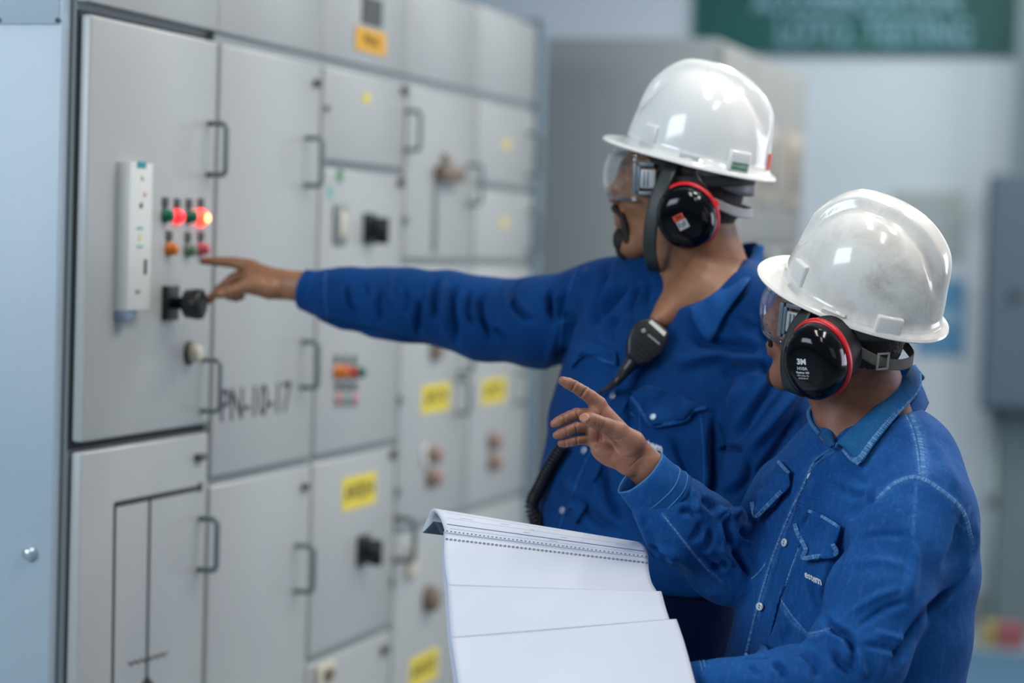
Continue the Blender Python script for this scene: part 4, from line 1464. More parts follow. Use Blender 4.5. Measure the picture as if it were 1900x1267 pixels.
cuff('cuff', [(563, 536, 4.308, 36, 32), (580, 540, 4.303, 39, 35), (604, 545, 4.296, 44, 40)], CF, CLOTH1, shirt1, SEAM1)
seam('cuff_seam', S1, [(604, 505), (602, 535), (605, 570), (609, 592)], .006, 0.00110, SEAM1, shirt1, .2)
seam('armhole_seam', S1, [(1072, 492), (1050, 560), (1042, 620), (1036, 680)], .006, 0.00110, SEAM1, shirt1, .2)
seam('shoulder_seam', S1, [(1400, 470), (1420, 500), (1445, 520)], .006, 0.00110, SEAM1, shirt1, .2)


def embroider(S, parent, txt, p0, p1, hpx):
    """white stitched word along p0-p1, following the cloth"""
    vs, fs = text_mesh(txt, 1.0, 0.02, 0.025)
    x0, x1 = vs[:, 0].min(), vs[:, 0].max(); y0, y1 = vs[:, 1].min(), vs[:, 1].max()
    W = []
    for v in vs:
        t = (v[0] - x0) / (x1 - x0); h = (v[1] - y0) / (y1 - y0)
        px = p0[0] + (p1[0] - p0[0]) * t; py = p0[1] + (p1[1] - p0[1]) * t - h * hpx
        p, n = S.hit(px, py)
        W.append(p + n * (.0012 + v[2] * .03))
    return mk('embroidered_word', W, fs, THREAD, parent, smooth=False)


embroider(S1, shirt1, 'estem', (1185, 826), (1229, 843), 17)
legs('', person1, V(1186, 1100, 4.01), feet1, TROUS, (.186, .122), .975, B1x)

# =================================================================== worker with the notebook
H2 = Head(V(1556, 596, 3.55), cdir(.07, .955, .28), cdir(-.88, .07, -.45), 0.96)
A2x = cdir(.58, 0, .81); B2x = cdir(-.81, 0, .58)
TORSO2 = [(1612, 905, 3.57, 200, 134), (1602, 960, 3.57, 244, 163), (1598, 1050, 3.57, 252, 169), (1582, 1150, 3.57, 256, 172), (1560, 1267, 3.57, 258, 174), (1550, 1400, 3.57, 254, 172)]
FARM2 = [(1462, 915, 3.71, 64), (1410, 1040, 3.67, 82), (1352, 1036, 3.62, 82), (1297, 986, 3.57, 72), (1256, 944, 3.53, 61), (1242, 930, 3.52, 50)]
NARM2 = [(1702, 946, 3.43, 74), (1668, 1010, 3.41, 92), (1628, 1110, 3.38, 94), (1594, 1215, 3.35, 90), (1565, 1272, 3.345, 82), (1470, 1272, 3.335, 70), (1400, 1276, 3.335, 56), (1340, 1276, 3.335, 50), (1316, 1276, 3.335, 48)]
lo = V(1010, 1420, 3.55); hi = V(1840, 500, 3.9)
lo = lo - .02; hi = hi + .02; lo[1] = 3.14; hi[1] = 3.86
fine2 = [(np.minimum(V(1015, 900, 3.44), V(1015, 900, 3.54)), np.maximum(V(1228, 695, 3.44), V(1228, 695, 3.54)), 0.00115)]
F = Field(lo, hi, 0.0034, fine2)
H2.build(F)
F.seg(H2(-0.022, 0, -0.045), V(1625, 815, 3.57), B2x, (.060, .060), (.070, .068), 0.025)
F.cap(H2(0.015, 0.0, -0.075), V(1560, 835, 3.52), .030, .025, .03)
chainseg(F, [(a, b, c, d - 34, e - 34) for a, b, c, d, e in TORSO2[:-1]], B2x, .05)
chain(F, [(1625, 850, 3.57, 70), (1706, 942, 3.43, 60)], .05)
chain(F, [(1625, 850, 3.57, 70), (1462, 915, 3.71, 50)], .05)
chain(F, [(1706, 942, 3.43, 60), (1610, 1200, 3.35, 52), (1565, 1270, 3.345, 48), (1340, 1278, 3.335, 34), (1270, 1285, 3.33, 30)], .02, .01)
chain(F, [(1462, 915, 3.71, 50), (1400, 1045, 3.67, 52), (1260, 925, 3.53, 42)], .02, .01)
F.seg(V(1260, 925, 3.53), V(1200, 868, 3.498), CF, (PX(40, 3.5), .026), (PX(34, 3.5), .0215), .01)
# left hand under the notebook: palm and fingers holding its lower edge from behind
F.seg(V(1270, 1285, 3.33), V(1190, 1300, 3.33), CF, (PX(40, 3.33), .016), (PX(46, 3.33), .014), .01)
for i in range(4):
    chain(F, [(1195, 1290 + 20 * i, 3.33, 13), (1140, 1292 + 20 * i, 3.335, 11), (1100, 1296 + 20 * i, 3.33, 10)], .004, .002)
# right hand, palm towards the viewer, index raised
W_ = (1200, 868, 3.498)
F.seg(V(1205, 872, 3.50), V(1163, 834, 3.487), CF, (PX(34, 3.5), .0205), (PX(37, 3.5), .017), .006)
for (a, ra, b, rb, k) in (((1172, 824, 3.490), 22, (1109, 751, 3.492), 16.5, .008), ((1168, 832, 3.492), 22, (1101, 775, 3.498), 16, .008),
                          ((1162, 842, 3.492), 20, (1095, 798, 3.500), 15, .007), ((1156, 850, 3.490), 18, (1096, 817, 3.498), 13, .007)):
    F.cap(V(*a), V(*b), PX(ra, 3.5) * .85, PX(rb, 3.5) * .85, k)
F.ell(V(1128, 846, 3.481), np.array([cdir(-.86, .5, 0), cdir(.5, .86, 0), cdir(0, 0, 1)]), (.028, .014, .011), .008)    # heel of the hand below the little finger
F.ell(V(1163, 868, 3.483), np.array([cdir(-.86, .5, 0), cdir(.5, .86, 0), cdir(0, 0, 1)]), (.014, .011, .010), .008)
F.ell(V(1098, 806, 3.487), np.array([cdir(0, 1, 0), cdir(1, 0, 0), cdir(0, 0, 1)]), (.018, .009, .009), .006)           # pads under the fingers
F.ell(V(1101, 768, 3.484), np.array([cdir(.5, 1, 0), cdir(1, -.5, 0), cdir(0, 0, 1)]), (.012, .010, .009), .006)
F.cap(V(1172, 822, 3.478), V(1146, 800, 3.466), PX(25, 3.48), PX(18, 3.47), .008)                                      # ball of the thumb
THUMB = [(1146, 799, 3.466, 18.5), (1126, 790, 3.458, 14.2), (1108, 783, 3.451, 13.0), (1096, 778.5, 3.447, 12.6), (1086.5, 776, 3.446, 11.0)]
chain(F, THUMB, .005, .004)
INDEX = [(1110, 750, 3.491, 15.8), (1095, 736, 3.486, 12.8), (1083.5, 728, 3.482, 11.9), (1074, 722, 3.479, 11.2), (1065, 716.5, 3.476, 10.9), (1054, 711, 3.473, 10.6), (1044, 706.5, 3.471, 8.6)]
chain(F, INDEX, .004, .002)
MIDDLE = [(1101, 773, 3.500, 14), (1086, 768, 3.488, 11), (1070, 767.5, 3.476, 10.8), (1057, 772, 3.470, 10), (1046, 777.5, 3.466, 10.2), (1036, 782.5, 3.464, 9.6), (1028, 786, 3.463, 7.6)]
RING = [(1098, 796, 3.500, 13.5), (1084, 793.5, 3.488, 10.5), (1068, 792, 3.474, 10.3), (1058, 796, 3.469, 9.6), (1050, 800, 3.466, 9.6), (1040, 804.5, 3.464, 9.2), (1032.5, 807.5, 3.463, 7.4)]
LITTLE = [(1097, 816, 3.498, 11.5), (1084, 816, 3.488, 9.4), (1070, 817, 3.477, 9.0), (1060, 819.5, 3.472, 8.6), (1049, 821.5, 3.469, 8.4), (1041, 822.5, 3.468, 6.9)]
for r in (MIDDLE, RING, LITTLE): chain(F, r, .003, .0016)
# creases at the finger joints
CREASE = []
for ch, js in ((INDEX, (2, 4)), (MIDDLE, (2, 4)), (RING, (2, 4)), (LITTLE, (2, 4))):
    for j in js:
        x0, y0, z0, r0_ = ch[j]; dx, dy = ch[j + 1][0] - ch[j - 1][0], ch[j + 1][1] - ch[j - 1][1]
        ll = math.hypot(dx, dy); nx_, ny_ = -dy / ll, dx / ll
        arc_ = []
        for q in np.linspace(-.85, .85, 7):
            arc_.append(V(x0 + nx_ * r0_ * q, y0 + ny_ * r0_ * q, z0 - PX(r0_, z0) * math.sqrt(1 - q * q) - .0002))
        CREASE.append(arc_)
        for a, b in zip(arc_[:-1], arc_[1:]): F.cap(a, b, .0011, .0011, .0016, 'c')
nl_n = cdir(-.45, .25, .86)
nail(F, V(1088, 777.5, 3.446) + nl_n * PX(10.6, 3.45), nl_n, cdir(-.9, .3, 0), .0085, .0068)
P, Q = F.mesh(1)
hand_sel = (proj(P)[0] < 1215) & (P[:, 2] > V(1100, 900, 3.5)[2])
# palm lines: fine grooves
creases = [([(1111, 800), (1110, 820), (1103, 838)], 1.6, -.9), ([(1118, 762), (1115, 772), (1122, 776)], 1.5, -.8), ([(1120, 800), (1140, 815), (1160, 812)], 1.6, -.8), ([(1114, 800), (1118, 815), (1113, 830)], 1.6, -.6),
           ([(1165, 870), (1178, 858), (1196, 842)], 1.8, -.9), ([(1150, 848), (1166, 848), (1180, 852)], 1.6, -.6), ([(1128, 812), (1146, 818), (1156, 808)], 1.5, -.6), ([(1132, 856), (1134, 846), (1142, 838)], 1.6, -.5),
           ([(1102, 776), (1106, 783), (1104, 792)], 1.3, -.5), ([(1110, 776), (1114, 784), (1112, 794)], 1.3, -.5)]
P = fold_cloth(P, Q, [c + ((3.40, 3.53),) for c in creases])
T = np.ones((len(P), 3))
T = H2.tone(P, T)
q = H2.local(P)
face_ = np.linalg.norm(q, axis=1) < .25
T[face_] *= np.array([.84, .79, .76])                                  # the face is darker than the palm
x_, y_, z_ = proj(P)
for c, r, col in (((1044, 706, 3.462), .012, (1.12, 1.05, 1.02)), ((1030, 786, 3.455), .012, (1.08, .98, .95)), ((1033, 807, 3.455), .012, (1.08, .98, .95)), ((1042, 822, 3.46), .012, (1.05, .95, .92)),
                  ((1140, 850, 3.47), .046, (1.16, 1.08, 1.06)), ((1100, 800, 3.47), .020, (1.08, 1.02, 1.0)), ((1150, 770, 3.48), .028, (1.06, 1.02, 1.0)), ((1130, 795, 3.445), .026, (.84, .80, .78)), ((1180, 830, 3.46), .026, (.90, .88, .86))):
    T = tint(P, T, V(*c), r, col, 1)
tn = V(1088, 777.5, 3.446) + nl_n * PX(11, 3.45)
T = tint(P, T, tn, .0092, (1.62, 1.66, 1.74), .22)
for arc_ in CREASE:
    for c in arc_: T = tint(P, T, c, .0020, (.80, .74, .72), 1)
feet2 = [V(1480, 2330, 3.70), V(1640, 2330, 3.50)]
for f_ in feet2: f_[2] = 0
base2 = (feet2[0] + feet2[1]) / 2
person2 = mk('person', P, Q, SKIN2, None, True, base2)
set_tone(person2, T)
tag(person2, 'person in washed blue denim shirt holding a notebook and raising one finger', 'person')
H2.hair('hair', person2, -0.066)
F = Field(H2(.09, 0, -.07) - .06, H2(.09, 0, -.07) + .06, .0016)
for q_ in (-1, 1):
    F.cap(H2(.105, q_ * .004, -.041), H2(.095, q_ * .030, -.050), .005, .003, .003)
F.ell(H2(.090, 0, -.104), H2.ax, (.012, .026, .018), .006)
P, Q = F.mesh(1); P = P + vnormals(P, Q) * (np.random.default_rng(6).normal(size=len(P)) * .0007)[:, None]
mk('beard', P, Q, HAIR, person2)

F = Field(lo, hi, 0.0032)
chainseg(F, TORSO2, B2x, 0)
F.cap(V(1634, 884, 3.56), V(1708, 946, 3.43), PX(100, 3.5), PX(80, 3.43), .06)       # near shoulder
F.cap(V(1600, 880, 3.58), V(1470, 920, 3.70), PX(90, 3.6), PX(64, 3.7), .05)
F.ell(V(1640, 845, 3.58), np.array([A2x, B2x, UP]), (.110, .090, .075), .05)
F.cap(V(1722, 905, 3.60), V(1752, 1005, 3.60), PX(58, 3.6), PX(56, 3.6), .05)        # back
chain(F, FARM2, .02, .02)
F.cap(V(1196, 948, 3.500), V(1245, 1000, 3.525), PX(24, 3.5), PX(46, 3.5), .03)       # slack of the sleeve under the wrist
chain(F, NARM2, .022, .018)
F.cap(V(1545, 1190, 3.345), V(1580, 1235, 3.335), PX(40, 3.3), PX(50, 3.3), .02)
F.seg(V(1160, 848, 3.49), V(1236, 920, 3.512), CF, (PX(48, 3.5), .034), (PX(48, 3.5), .034), .002, 'c')
F.seg(V(1270, 1284, 3.335), V(1330, 1277, 3.335), CF, (PX(40, 3.33), .026), (PX(40, 3.33), .026), .002, 'c')
F.seg(H2(-0.022, 0, -0.045), V(1625, 822, 3.57), B2x, (.064, .064), (.074, .072), .006, 'c')
for a_, b_ in (((1645, 661, 3.54, 50), (1598, 706, 3.50, 50)), ((1598, 706, 3.50, 50), (1563, 762, 3.465, 42)), ((1563, 762, 3.465, 42), (1550, 822, 3.45, 10))):
    F.cap(V(*a_[:3]), V(*b_[:3]), PX(a_[3], 3.5), PX(b_[3], 3.5), .006, 'c')
P, Q = F.mesh(1)
C2 = lambda pts: [(1350 + a / 2.5, 760 + b / 2.5) for a, b in pts]
CA = lambda pts: [(1200 + a / 4.746, 1000 + b / 4.746) for a, b in pts]
CB = lambda pts: [(1250 + a / 3.96, 740 + b / 3.96) for a, b in pts]
folds2 = []
for p, w, a, zr in (
        ([(440, 940), (480, 1010), (560, 1060), (590, 1190), (560, 1210)], 6, -12, (3.1, 3.6)), ([(560, 1100), (600, 1150), (640, 1260)], 9, 7, (3.1, 3.6)),
        ([(1110, 780), (940, 930), (830, 1080), (740, 1260)], 8, -11, (3.1, 3.7)), ([(560, 560), (500, 720), (450, 880), (450, 960)], 8, -9, (3.1, 3.7)),
        ([(590, 606), (720, 580), (860, 590)], 6, -1.8, (3.1, 3.6)), ([(560, 725), (700, 700), (850, 735)], 7, 1.8, (3.1, 3.6)), ([(540, 975), (660, 885), (820, 820)], 7, 3, (3.1, 3.6)), ([(570, 1030), (720, 930), (860, 880)], 6, -3.6, (3.1, 3.6)),
        ([(660, 1030), (780, 1060), (880, 1100)], 6, 3, (3.1, 3.6)), ([(610, 1090), (740, 1105), (850, 1160)], 6, -3.6, (3.1, 3.6)), ([(880, 600), (860, 760), (830, 900)], 10, 4, (3.1, 3.6)),
        ([(330, 1110), (400, 1170), (420, 1260)], 7, -7, (3.1, 3.6)), ([(200, 1170), (250, 1210), (260, 1260)], 6, -6, (3.1, 3.6)), ([(480, 1110), (520, 1180), (600, 1230)], 7, -8, (3.1, 3.6)), ([(100, 1180), (140, 1240)], 6, -4, (3.1, 3.6)),
        ([(440, 330), (600, 400), (700, 380)], 8, -3, (3.1, 3.7)), ([(560, 300), (640, 330), (760, 200)], 9, -3, (3.1, 3.7)), ([(480, 180), (420, 330), (330, 560)], 7, 3, (3.1, 3.8)), ([(560, 520), (620, 440), (700, 400)], 6, -6, (3.1, 3.7)),
        ([(210, 700), (190, 850), (130, 1040)], 7, -4, (3.1, 3.8)), ([(330, 700), (290, 900), (220, 1090)], 8, 3, (3.1, 3.8)), ([(380, 740), (400, 860), (440, 980)], 7, -5, (3.1, 3.8)), ([(300, 1000), (260, 1080), (240, 1140)], 7, -3, (3.1, 3.8)),
        ([(920, 120), (1010, 250), (1080, 400)], 10, 3, (3.2, 3.8)), ([(1090, 480), (1060, 640), (990, 760)], 9, -5, (3.1, 3.8)), ([(1150, 480), (1140, 640), (1080, 800)], 8, 4, (3.1, 3.8))):
    folds2.append((C2(p), w, a, zr))
for p, w, a in (([(760, 70), (860, 240), (940, 380)], 6, -11), ([(430, 120), (560, 200), (700, 350)], 4, -3), ([(600, 60), (700, 140), (760, 260)], 6, 4), ([(560, 230), (640, 260), (730, 200)], 6, -5),
                ([(190, 60), (330, 200), (480, 330)], 8, 3), ([(300, 260), (460, 440), (680, 520)], 7, 3), ([(20, 30), (120, 170), (230, 240)], 5, -7), ([(100, 60), (210, 130), (240, 210)], 6, 5)):
    folds2.append((CA(p), w, a, (3.4, 3.9)))
for p, w, a in (([(385, 880), (410, 1000), (440, 1120)], 6, -12), ([(300, 850), (360, 830), (390, 900)], 6, 8), ([(420, 880), (470, 820), (510, 860)], 6, 8), ([(490, 950), (540, 1000), (600, 1010)], 6, -8),
                ([(200, 720), (290, 800), (320, 860)], 7, -5), ([(30, 840), (120, 830), (200, 880)], 6, -5), ([(100, 640), (170, 760), (160, 860)], 7, 4), ([(640, 740), (560, 830), (540, 930)], 7, -7),
                ([(200, 900), (180, 980), (120, 1060)], 6, -5), ([(270, 950), (260, 1060), (200, 1140)], 6, -6)):
    folds2.append((CB(p), w, a, (3.4, 3.9)))
folds2 += [([(1160, 940), (1180, 985), (1192, 1020)], 5, -6), ([(1178, 938), (1196, 980), (1215, 1030)], 5, 4), ([(1150, 918), (1160, 945), (1172, 960)], 4, 3)]
P = ripple(P, Q, .0022, 40, 21)
P = fold_cloth(P, Q, [(f_[0], f_[1], f_[2] * 1.7) + tuple(f_[3:]) for f_ in folds2])
P = relax(P, Q, .35)
shirt2 = mk('shirt', P, Q, CLOTH2, person2)
x_, y_, z_ = proj(P)
rw = np.random.default_rng(9)
ww = np.zeros(len(P))
for pl_, wd_ in (([(1626, 926), (1662, 896), (1702, 886), (1746, 910), (1786, 948), (1802, 1000), (1806, 1060)], 6), ([(1676, 764), (1692, 796), (1702, 840), (1706, 882)], 5), ([(1690, 764), (1706, 800), (1716, 840), (1716, 884)], 8),
                 ([(1702, 886), (1698, 930), (1694, 990)], 3), ([(1541, 836), (1512, 858), (1488, 910), (1466, 955), (1430, 1048), (1402, 1144)], 5), ([(1482, 1016), (1448, 1112), (1498, 1176), (1542, 1166)], 4),
                 ([(1230, 955), (1290, 1030), (1340, 1080)], 3), ([(1770, 960), (1790, 980), (1800, 940)], 3)):
    ww = np.maximum(ww, np.exp(-(polydist(x_, y_, [tuple(q) for q in catmull(pl_, 40)]) / wd_) ** 2) * rw.uniform(.1, .8, len(P)))
at = shirt2.data.attributes.new('wear', 'FLOAT', 'POINT')
at.data.foreach_set('value', ww.astype(np.float32))
S2 = Surf(P, Q)

# collar
ci = [V(1691, 681, 3.605), V(1678, 699, 3.545), V(1640, 740, 3.508), V(1594, 782, 3.482), V(1562, 812, 3.463), V(1550, 826, 3.455)]
co = [V(1707, 694, 3.605), V(1704, 728, 3.540)] + surf_pts(S2, [(1662, 784), (1626, 832), (1600, 867), (1572, 838)], .009)
collar('collar', list(zip(ci, co)), COLLAR2, shirt2, .003, .007)
collar('collar_band', [(V(1705, 708, 3.61), V(1722, 748, 3.63)), (V(1700, 724, 3.560), V(1712, 766, 3.565)), (V(1676, 758, 3.525), V(1690, 796, 3.515)), (V(1640, 800, 3.49), V(1650, 822, 3.48))], CLOTH2, shirt2, bulge=.003)
edge = [(1703, 700), (1698, 728), (1660, 784), (1626, 830), (1601, 865)]


def tube_obj(name, pts, r, material, parent, ns=8, n=None):
    bm = bmesh.new()
    add_tube(bm, catmull(pts, n or 8 * len(pts)), r, ns)
    return bm_obj(name, bm, material, parent)


def edge_strip(name, pts, w, h, material, parent, pucker=.5, ref=None):
    p = resample(catmull(pts, 12 * len(pts)), .0013)
    Tn = np.gradient(p, axis=0)
    view = nrm(CAM - p.mean(0))
    G_ = []
    for i in range(len(p)):
        t = nrm(Tn[i]); b = nrm(np.cross(t, view)); n_ = np.cross(b, t)
        k_ = .6 * h * (1 + pucker * math.sin(i * 2.0) + .4 * pucker * math.sin(i * .61))
        G_.append([p[i] + b * w * .5 * a + n_ * k_ * c for a, c in ((-1, -.3), (-.8, .7), (-.25, 1), (0, .55), (.25, 1), (.8, .7), (1, -.3))])
    o = grid_obj(name, G_, material, parent, thick=.001, offset=-1)
    wear(o, len(G_), 7)
    return o


vw2 = nrm(CAM - ci[2])
inner = [a + (b - a) * .86 + vw2 * .004 for a, b in zip(ci, co)]
edge_strip('collar_stitching', inner, .009, .0016, SEAM2, shirt2)
tipb = [co[4] + vw2 * .003, (co[4] + co[5]) / 2 + vw2 * .004, co[5] + vw2 * .003, ci[5] + vw2 * .002]
edge_strip('collar_stitching', tipb, .008, .0016, SEAM2, shirt2)
stand = [V(1692, 681, 3.605), V(1694, 678, 3.66), V(1652, 690, 3.735), V(1600, 715, 3.735), V(1540, 745, 3.69), V(1516, 760, 3.64)]
low = [V(1707, 692, 3.606), V(1712, 706, 3.665), V(1668, 730, 3.76), V(1600, 760, 3.76), V(1530, 790, 3.72), V(1500, 800, 3.66)]
collar('collar_stand', list(zip(stand, low)), COLLAR2, shirt2, bulge=0)
fi = [V(1528, 745, 3.60), V(1538, 770, 3.55), V(1544, 800, 3.51), V(1548, 828, 3.47)]
fo = [V(1500, 762, 3.60), V(1506, 786, 3.555), V(1520, 806, 3.52), V(1541, 832, 3.475)]
collar('collar_wing', list(zip(fi, fo)), COLLAR2, shirt2, .003, .006)
tube_obj('collar_wing_edge', [V(1530, 748, 3.59), V(1512, 752, 3.585), V(1501, 764, 3.58), V(1505, 784, 3.55), V(1520, 804, 3.515)], .0035, SEAM2, shirt2)
# placket, pockets, seams
plk = [(1541, 836), (1512, 858), (1488, 910), (1466, 955), (1430, 1048), (1402, 1144), (1384, 1216)]
seam('placket', S2, [(1566, 842), (1528, 878), (1506, 925), (1484, 972), (1450, 1062), (1424, 1150), (1402, 1222)], .034, 0.00099, CLOTH2, shirt2, .15)
seam('placket_edge', S2, plk, .0045, .0030, SEAM2, shirt2, .15)
tube_obj('placket_edge', [S2.hit(a, b, .003)[0] for a, b in ((1541, 836), (1522, 850), (1512, 858))], .0016, SEAM2, shirt2)
for (a, b) in ((1507, 886), (1459, 1007), (1412, 1125)):
    p, n = S2.hit(a, b)
    bm = bmesh.new(); disc(bm, p + n * .0035, n, .0062, .0022, 20)
    bt = bm_obj('button', bm, mat('white_pearl_button', srgb(204, 212, 214), .2, .1, coat=.4), shirt2)
    bm = bmesh.new()
    for q_ in (-1, 1): add_lathe(bm, p + n * .0052 + cdir(.2, .95, 0) * .0016 * q_, n, [(.0010, 0), (.0010, .0004)], 8)
    bm_obj('button_holes', bm, DKGREY, bt)
fl = [(1500, 944), (1530, 955), (1570, 978), (1566, 1002), (1554, 1024), (1530, 1040), (1498, 1041), (1504, 1020), (1490, 994), (1484, 968)]
lf = lambda a, b: .003 + max(0, .004 * math.sin((a - 1484) * .11 + b * .05)) + .006 * max(0, (b - 985) / 55) + (.005 if a < 1500 else 0)
patch('pocket_flap', S2, fl, .004, .0028, CLOTH2, shirt2, 3.5, lf)
edge_strip('flap_stitching', [S2.hit(a, b)[0] + S2.hit(a, b)[1] * .0155 for a, b in ((1488, 968), (1494, 992), (1507, 1020), (1502, 1036), (1530, 1035), (1550, 1022), (1561, 1004))], .0068, .0016, SEAM2, shirt2, .8)
edge_strip('flap_stitching', [S2.hit(a, b)[0] + S2.hit(a, b)[1] * .0085 for a, b in ((1500, 947), (1530, 958), (1568, 981))], .005, .0012, SEAM2, shirt2, .5)
seam('pocket_seam', S2, [(1482, 1016), (1466, 1060), (1448, 1112), (1472, 1146), (1498, 1176)], .0032, 0.00088, SEAM2, shirt2, .3, curve=False)
seam('pocket_seam', S2, [(1498, 1176), (1520, 1172), (1542, 1166)], .0032, 0.00088, SEAM2, shirt2, .3, curve=False)
fl = [(1450, 860), (1474, 882), (1468, 918), (1442, 942), (1420, 960), (1413, 934), (1424, 912), (1438, 880)]
patch('pocket_flap', S2, fl, .004, .003, CLOTH2, shirt2, 3.5, lambda a, b: .004 + .008 * max(0, (b - 880) / 80) + .003 * math.sin(b * .2))
edge_strip('flap_stitching', [S2.hit(a, b)[0] + S2.hit(a, b)[1] * .0165 for a, b in ((1415, 934), (1421, 957), (1442, 940), (1466, 918))], .0068, .0016, SEAM2, shirt2, .8)
edge_strip('flap_stitching', [S2.hit(a, b)[0] + S2.hit(a, b)[1] * .010 for a, b in ((1452, 862), (1473, 884))], .006, .0014, SEAM2, shirt2, .8)
seam('pocket_seam', S2, [(1420, 1046), (1408, 1062), (1394, 1074)], .003, 0.00088, SEAM2, shirt2, .3)
seam('armhole_seam', S2, [(1626, 926), (1662, 896), (1702, 886), (1746, 910), (1786, 948), (1802, 1000)], .008, 0.00121, SEAM2, shirt2, .45)
seam('shoulder_seam', S2, [(1676, 764), (1692, 796), (1702, 840), (1706, 882)], .0035, 0.00110, SEAM2, shirt2, .3)
seam('shoulder_seam', S2, [(1690, 770), (1703, 800), (1711, 840), (1713, 882)], .008, 0.00077, SEAM2, shirt2, .8)
seam('sleeve_seam', S2, [(1230, 955), (1262, 995), (1290, 1030), (1318, 1062)], .0035, 0.00077, SEAM2, shirt2, .4)
cuff('cuff', [(1189, 877, 3.499, 53, 44), (1204, 893, 3.504, 55, 47), (1222, 911, 3.512, 58, 51), (1238, 926, 3.519, 60, 54)], CF, CLOTH2, shirt2, SEAM2)
cuff('cuff', [(1288, 1281, 3.336, 50, 40), (1302, 1279, 3.336, 52, 42), (1316, 1277, 3.336, 53, 43)], CF, CLOTH2, shirt2, SEAM2)
embroider(S2, shirt2, 'estem', (1494, 1071), (1524, 1086), 12.5)
legs('', person2, V(1550, 1330, 3.57), feet2, TROUS, (.185, .125), .84, B2x)
# ------------------------------------------------------------------ hard hats, ear muffs, goggles, microphone, notebook
def hat_plastic(name, c1, c2, dirt=None):
    m = noise_mat(name, c1, c2, 5, 0.16, 0.0, spec=0.5)
    b = m.node_tree.nodes['Principled BSDF']
    b.inputs['Coat Weight'].default_value = 0.3; b.inputs['Coat Roughness'].default_value = 0.05
    if dirt:
        nt = m.node_tree; N, L = nt.nodes, nt.links
        src = b.inputs['Base Color'].links[0].from_socket
        tc = N.new('ShaderNodeTexCoord')
        n1 = N.new('ShaderNodeTexNoise'); n1.inputs['Scale'].default_value = 17; n1.inputs['Detail'].default_value = 10; n1.inputs['Roughness'].default_value = .66; n1.inputs['Distortion'].default_value = .6
        L.new(tc.outputs['Object'], n1.inputs['Vector'])
        r1 = N.new('ShaderNodeMapRange'); r1.inputs[1].default_value = .42; r1.inputs[2].default_value = .86
        L.new(n1.outputs[0], r1.inputs[0])
        at = N.new('ShaderNodeAttribute'); at.attribute_name = 'scuff'
        ml = N.new('ShaderNodeMath'); ml.operation = 'MULTIPLY'
        L.new(r1.outputs[0], ml.inputs[0]); L.new(at.outputs['Fac'], ml.inputs[1])
        mx = N.new('ShaderNodeMix'); mx.data_type = 'RGBA'; mx.inputs[7].default_value = (*dirt, 1)
        L.new(ml.outputs[0], mx.inputs[0]); L.new(src, mx.inputs[6]); L.new(mx.outputs[2], b.inputs['Base Color'])
    return m


HAT1 = hat_plastic('glossy_white_shell', srgb(229, 230, 226), srgb(225, 226, 222))
HAT2 = hat_plastic('worn_white_shell', srgb(238, 236, 228), srgb(232, 229, 220), srgb(128, 120, 104))
STRAPD = mat('dark_grey_strap', srgb(36, 42, 42), 0.6)
STRAPG = noise_mat('khaki_grey_strap', srgb(128, 124, 112), srgb(112, 108, 98), 60, .8, .2, 900)
STRAPL = mat('pale_grey_strap', srgb(176, 176, 176), 0.6)
CUPM = mat('glossy_black_cup', srgb(5, 7, 11), 0.12, 0, .28)
REDM = mat('red_ring', srgb(214, 18, 30), 0.4)
CUSH = mat('black_cushion', srgb(18, 18, 20), 0.6)
LENS = clear_mat('clear_goggle_lens', (0.975, 0.985, 0.99), 0.06)
GFRAME = mat('grey_goggle_frame', srgb(104, 116, 126), 0.3)
GCLIP = mat('pale_clip', srgb(172, 174, 176), 0.35)
PRINTW = mat('white_print', srgb(220, 220, 222), 0.5)


def smooth(a, b, x):
    t = np.clip((x - a) / (b - a), 0, 1)
    return t * t * (3 - 2 * t)


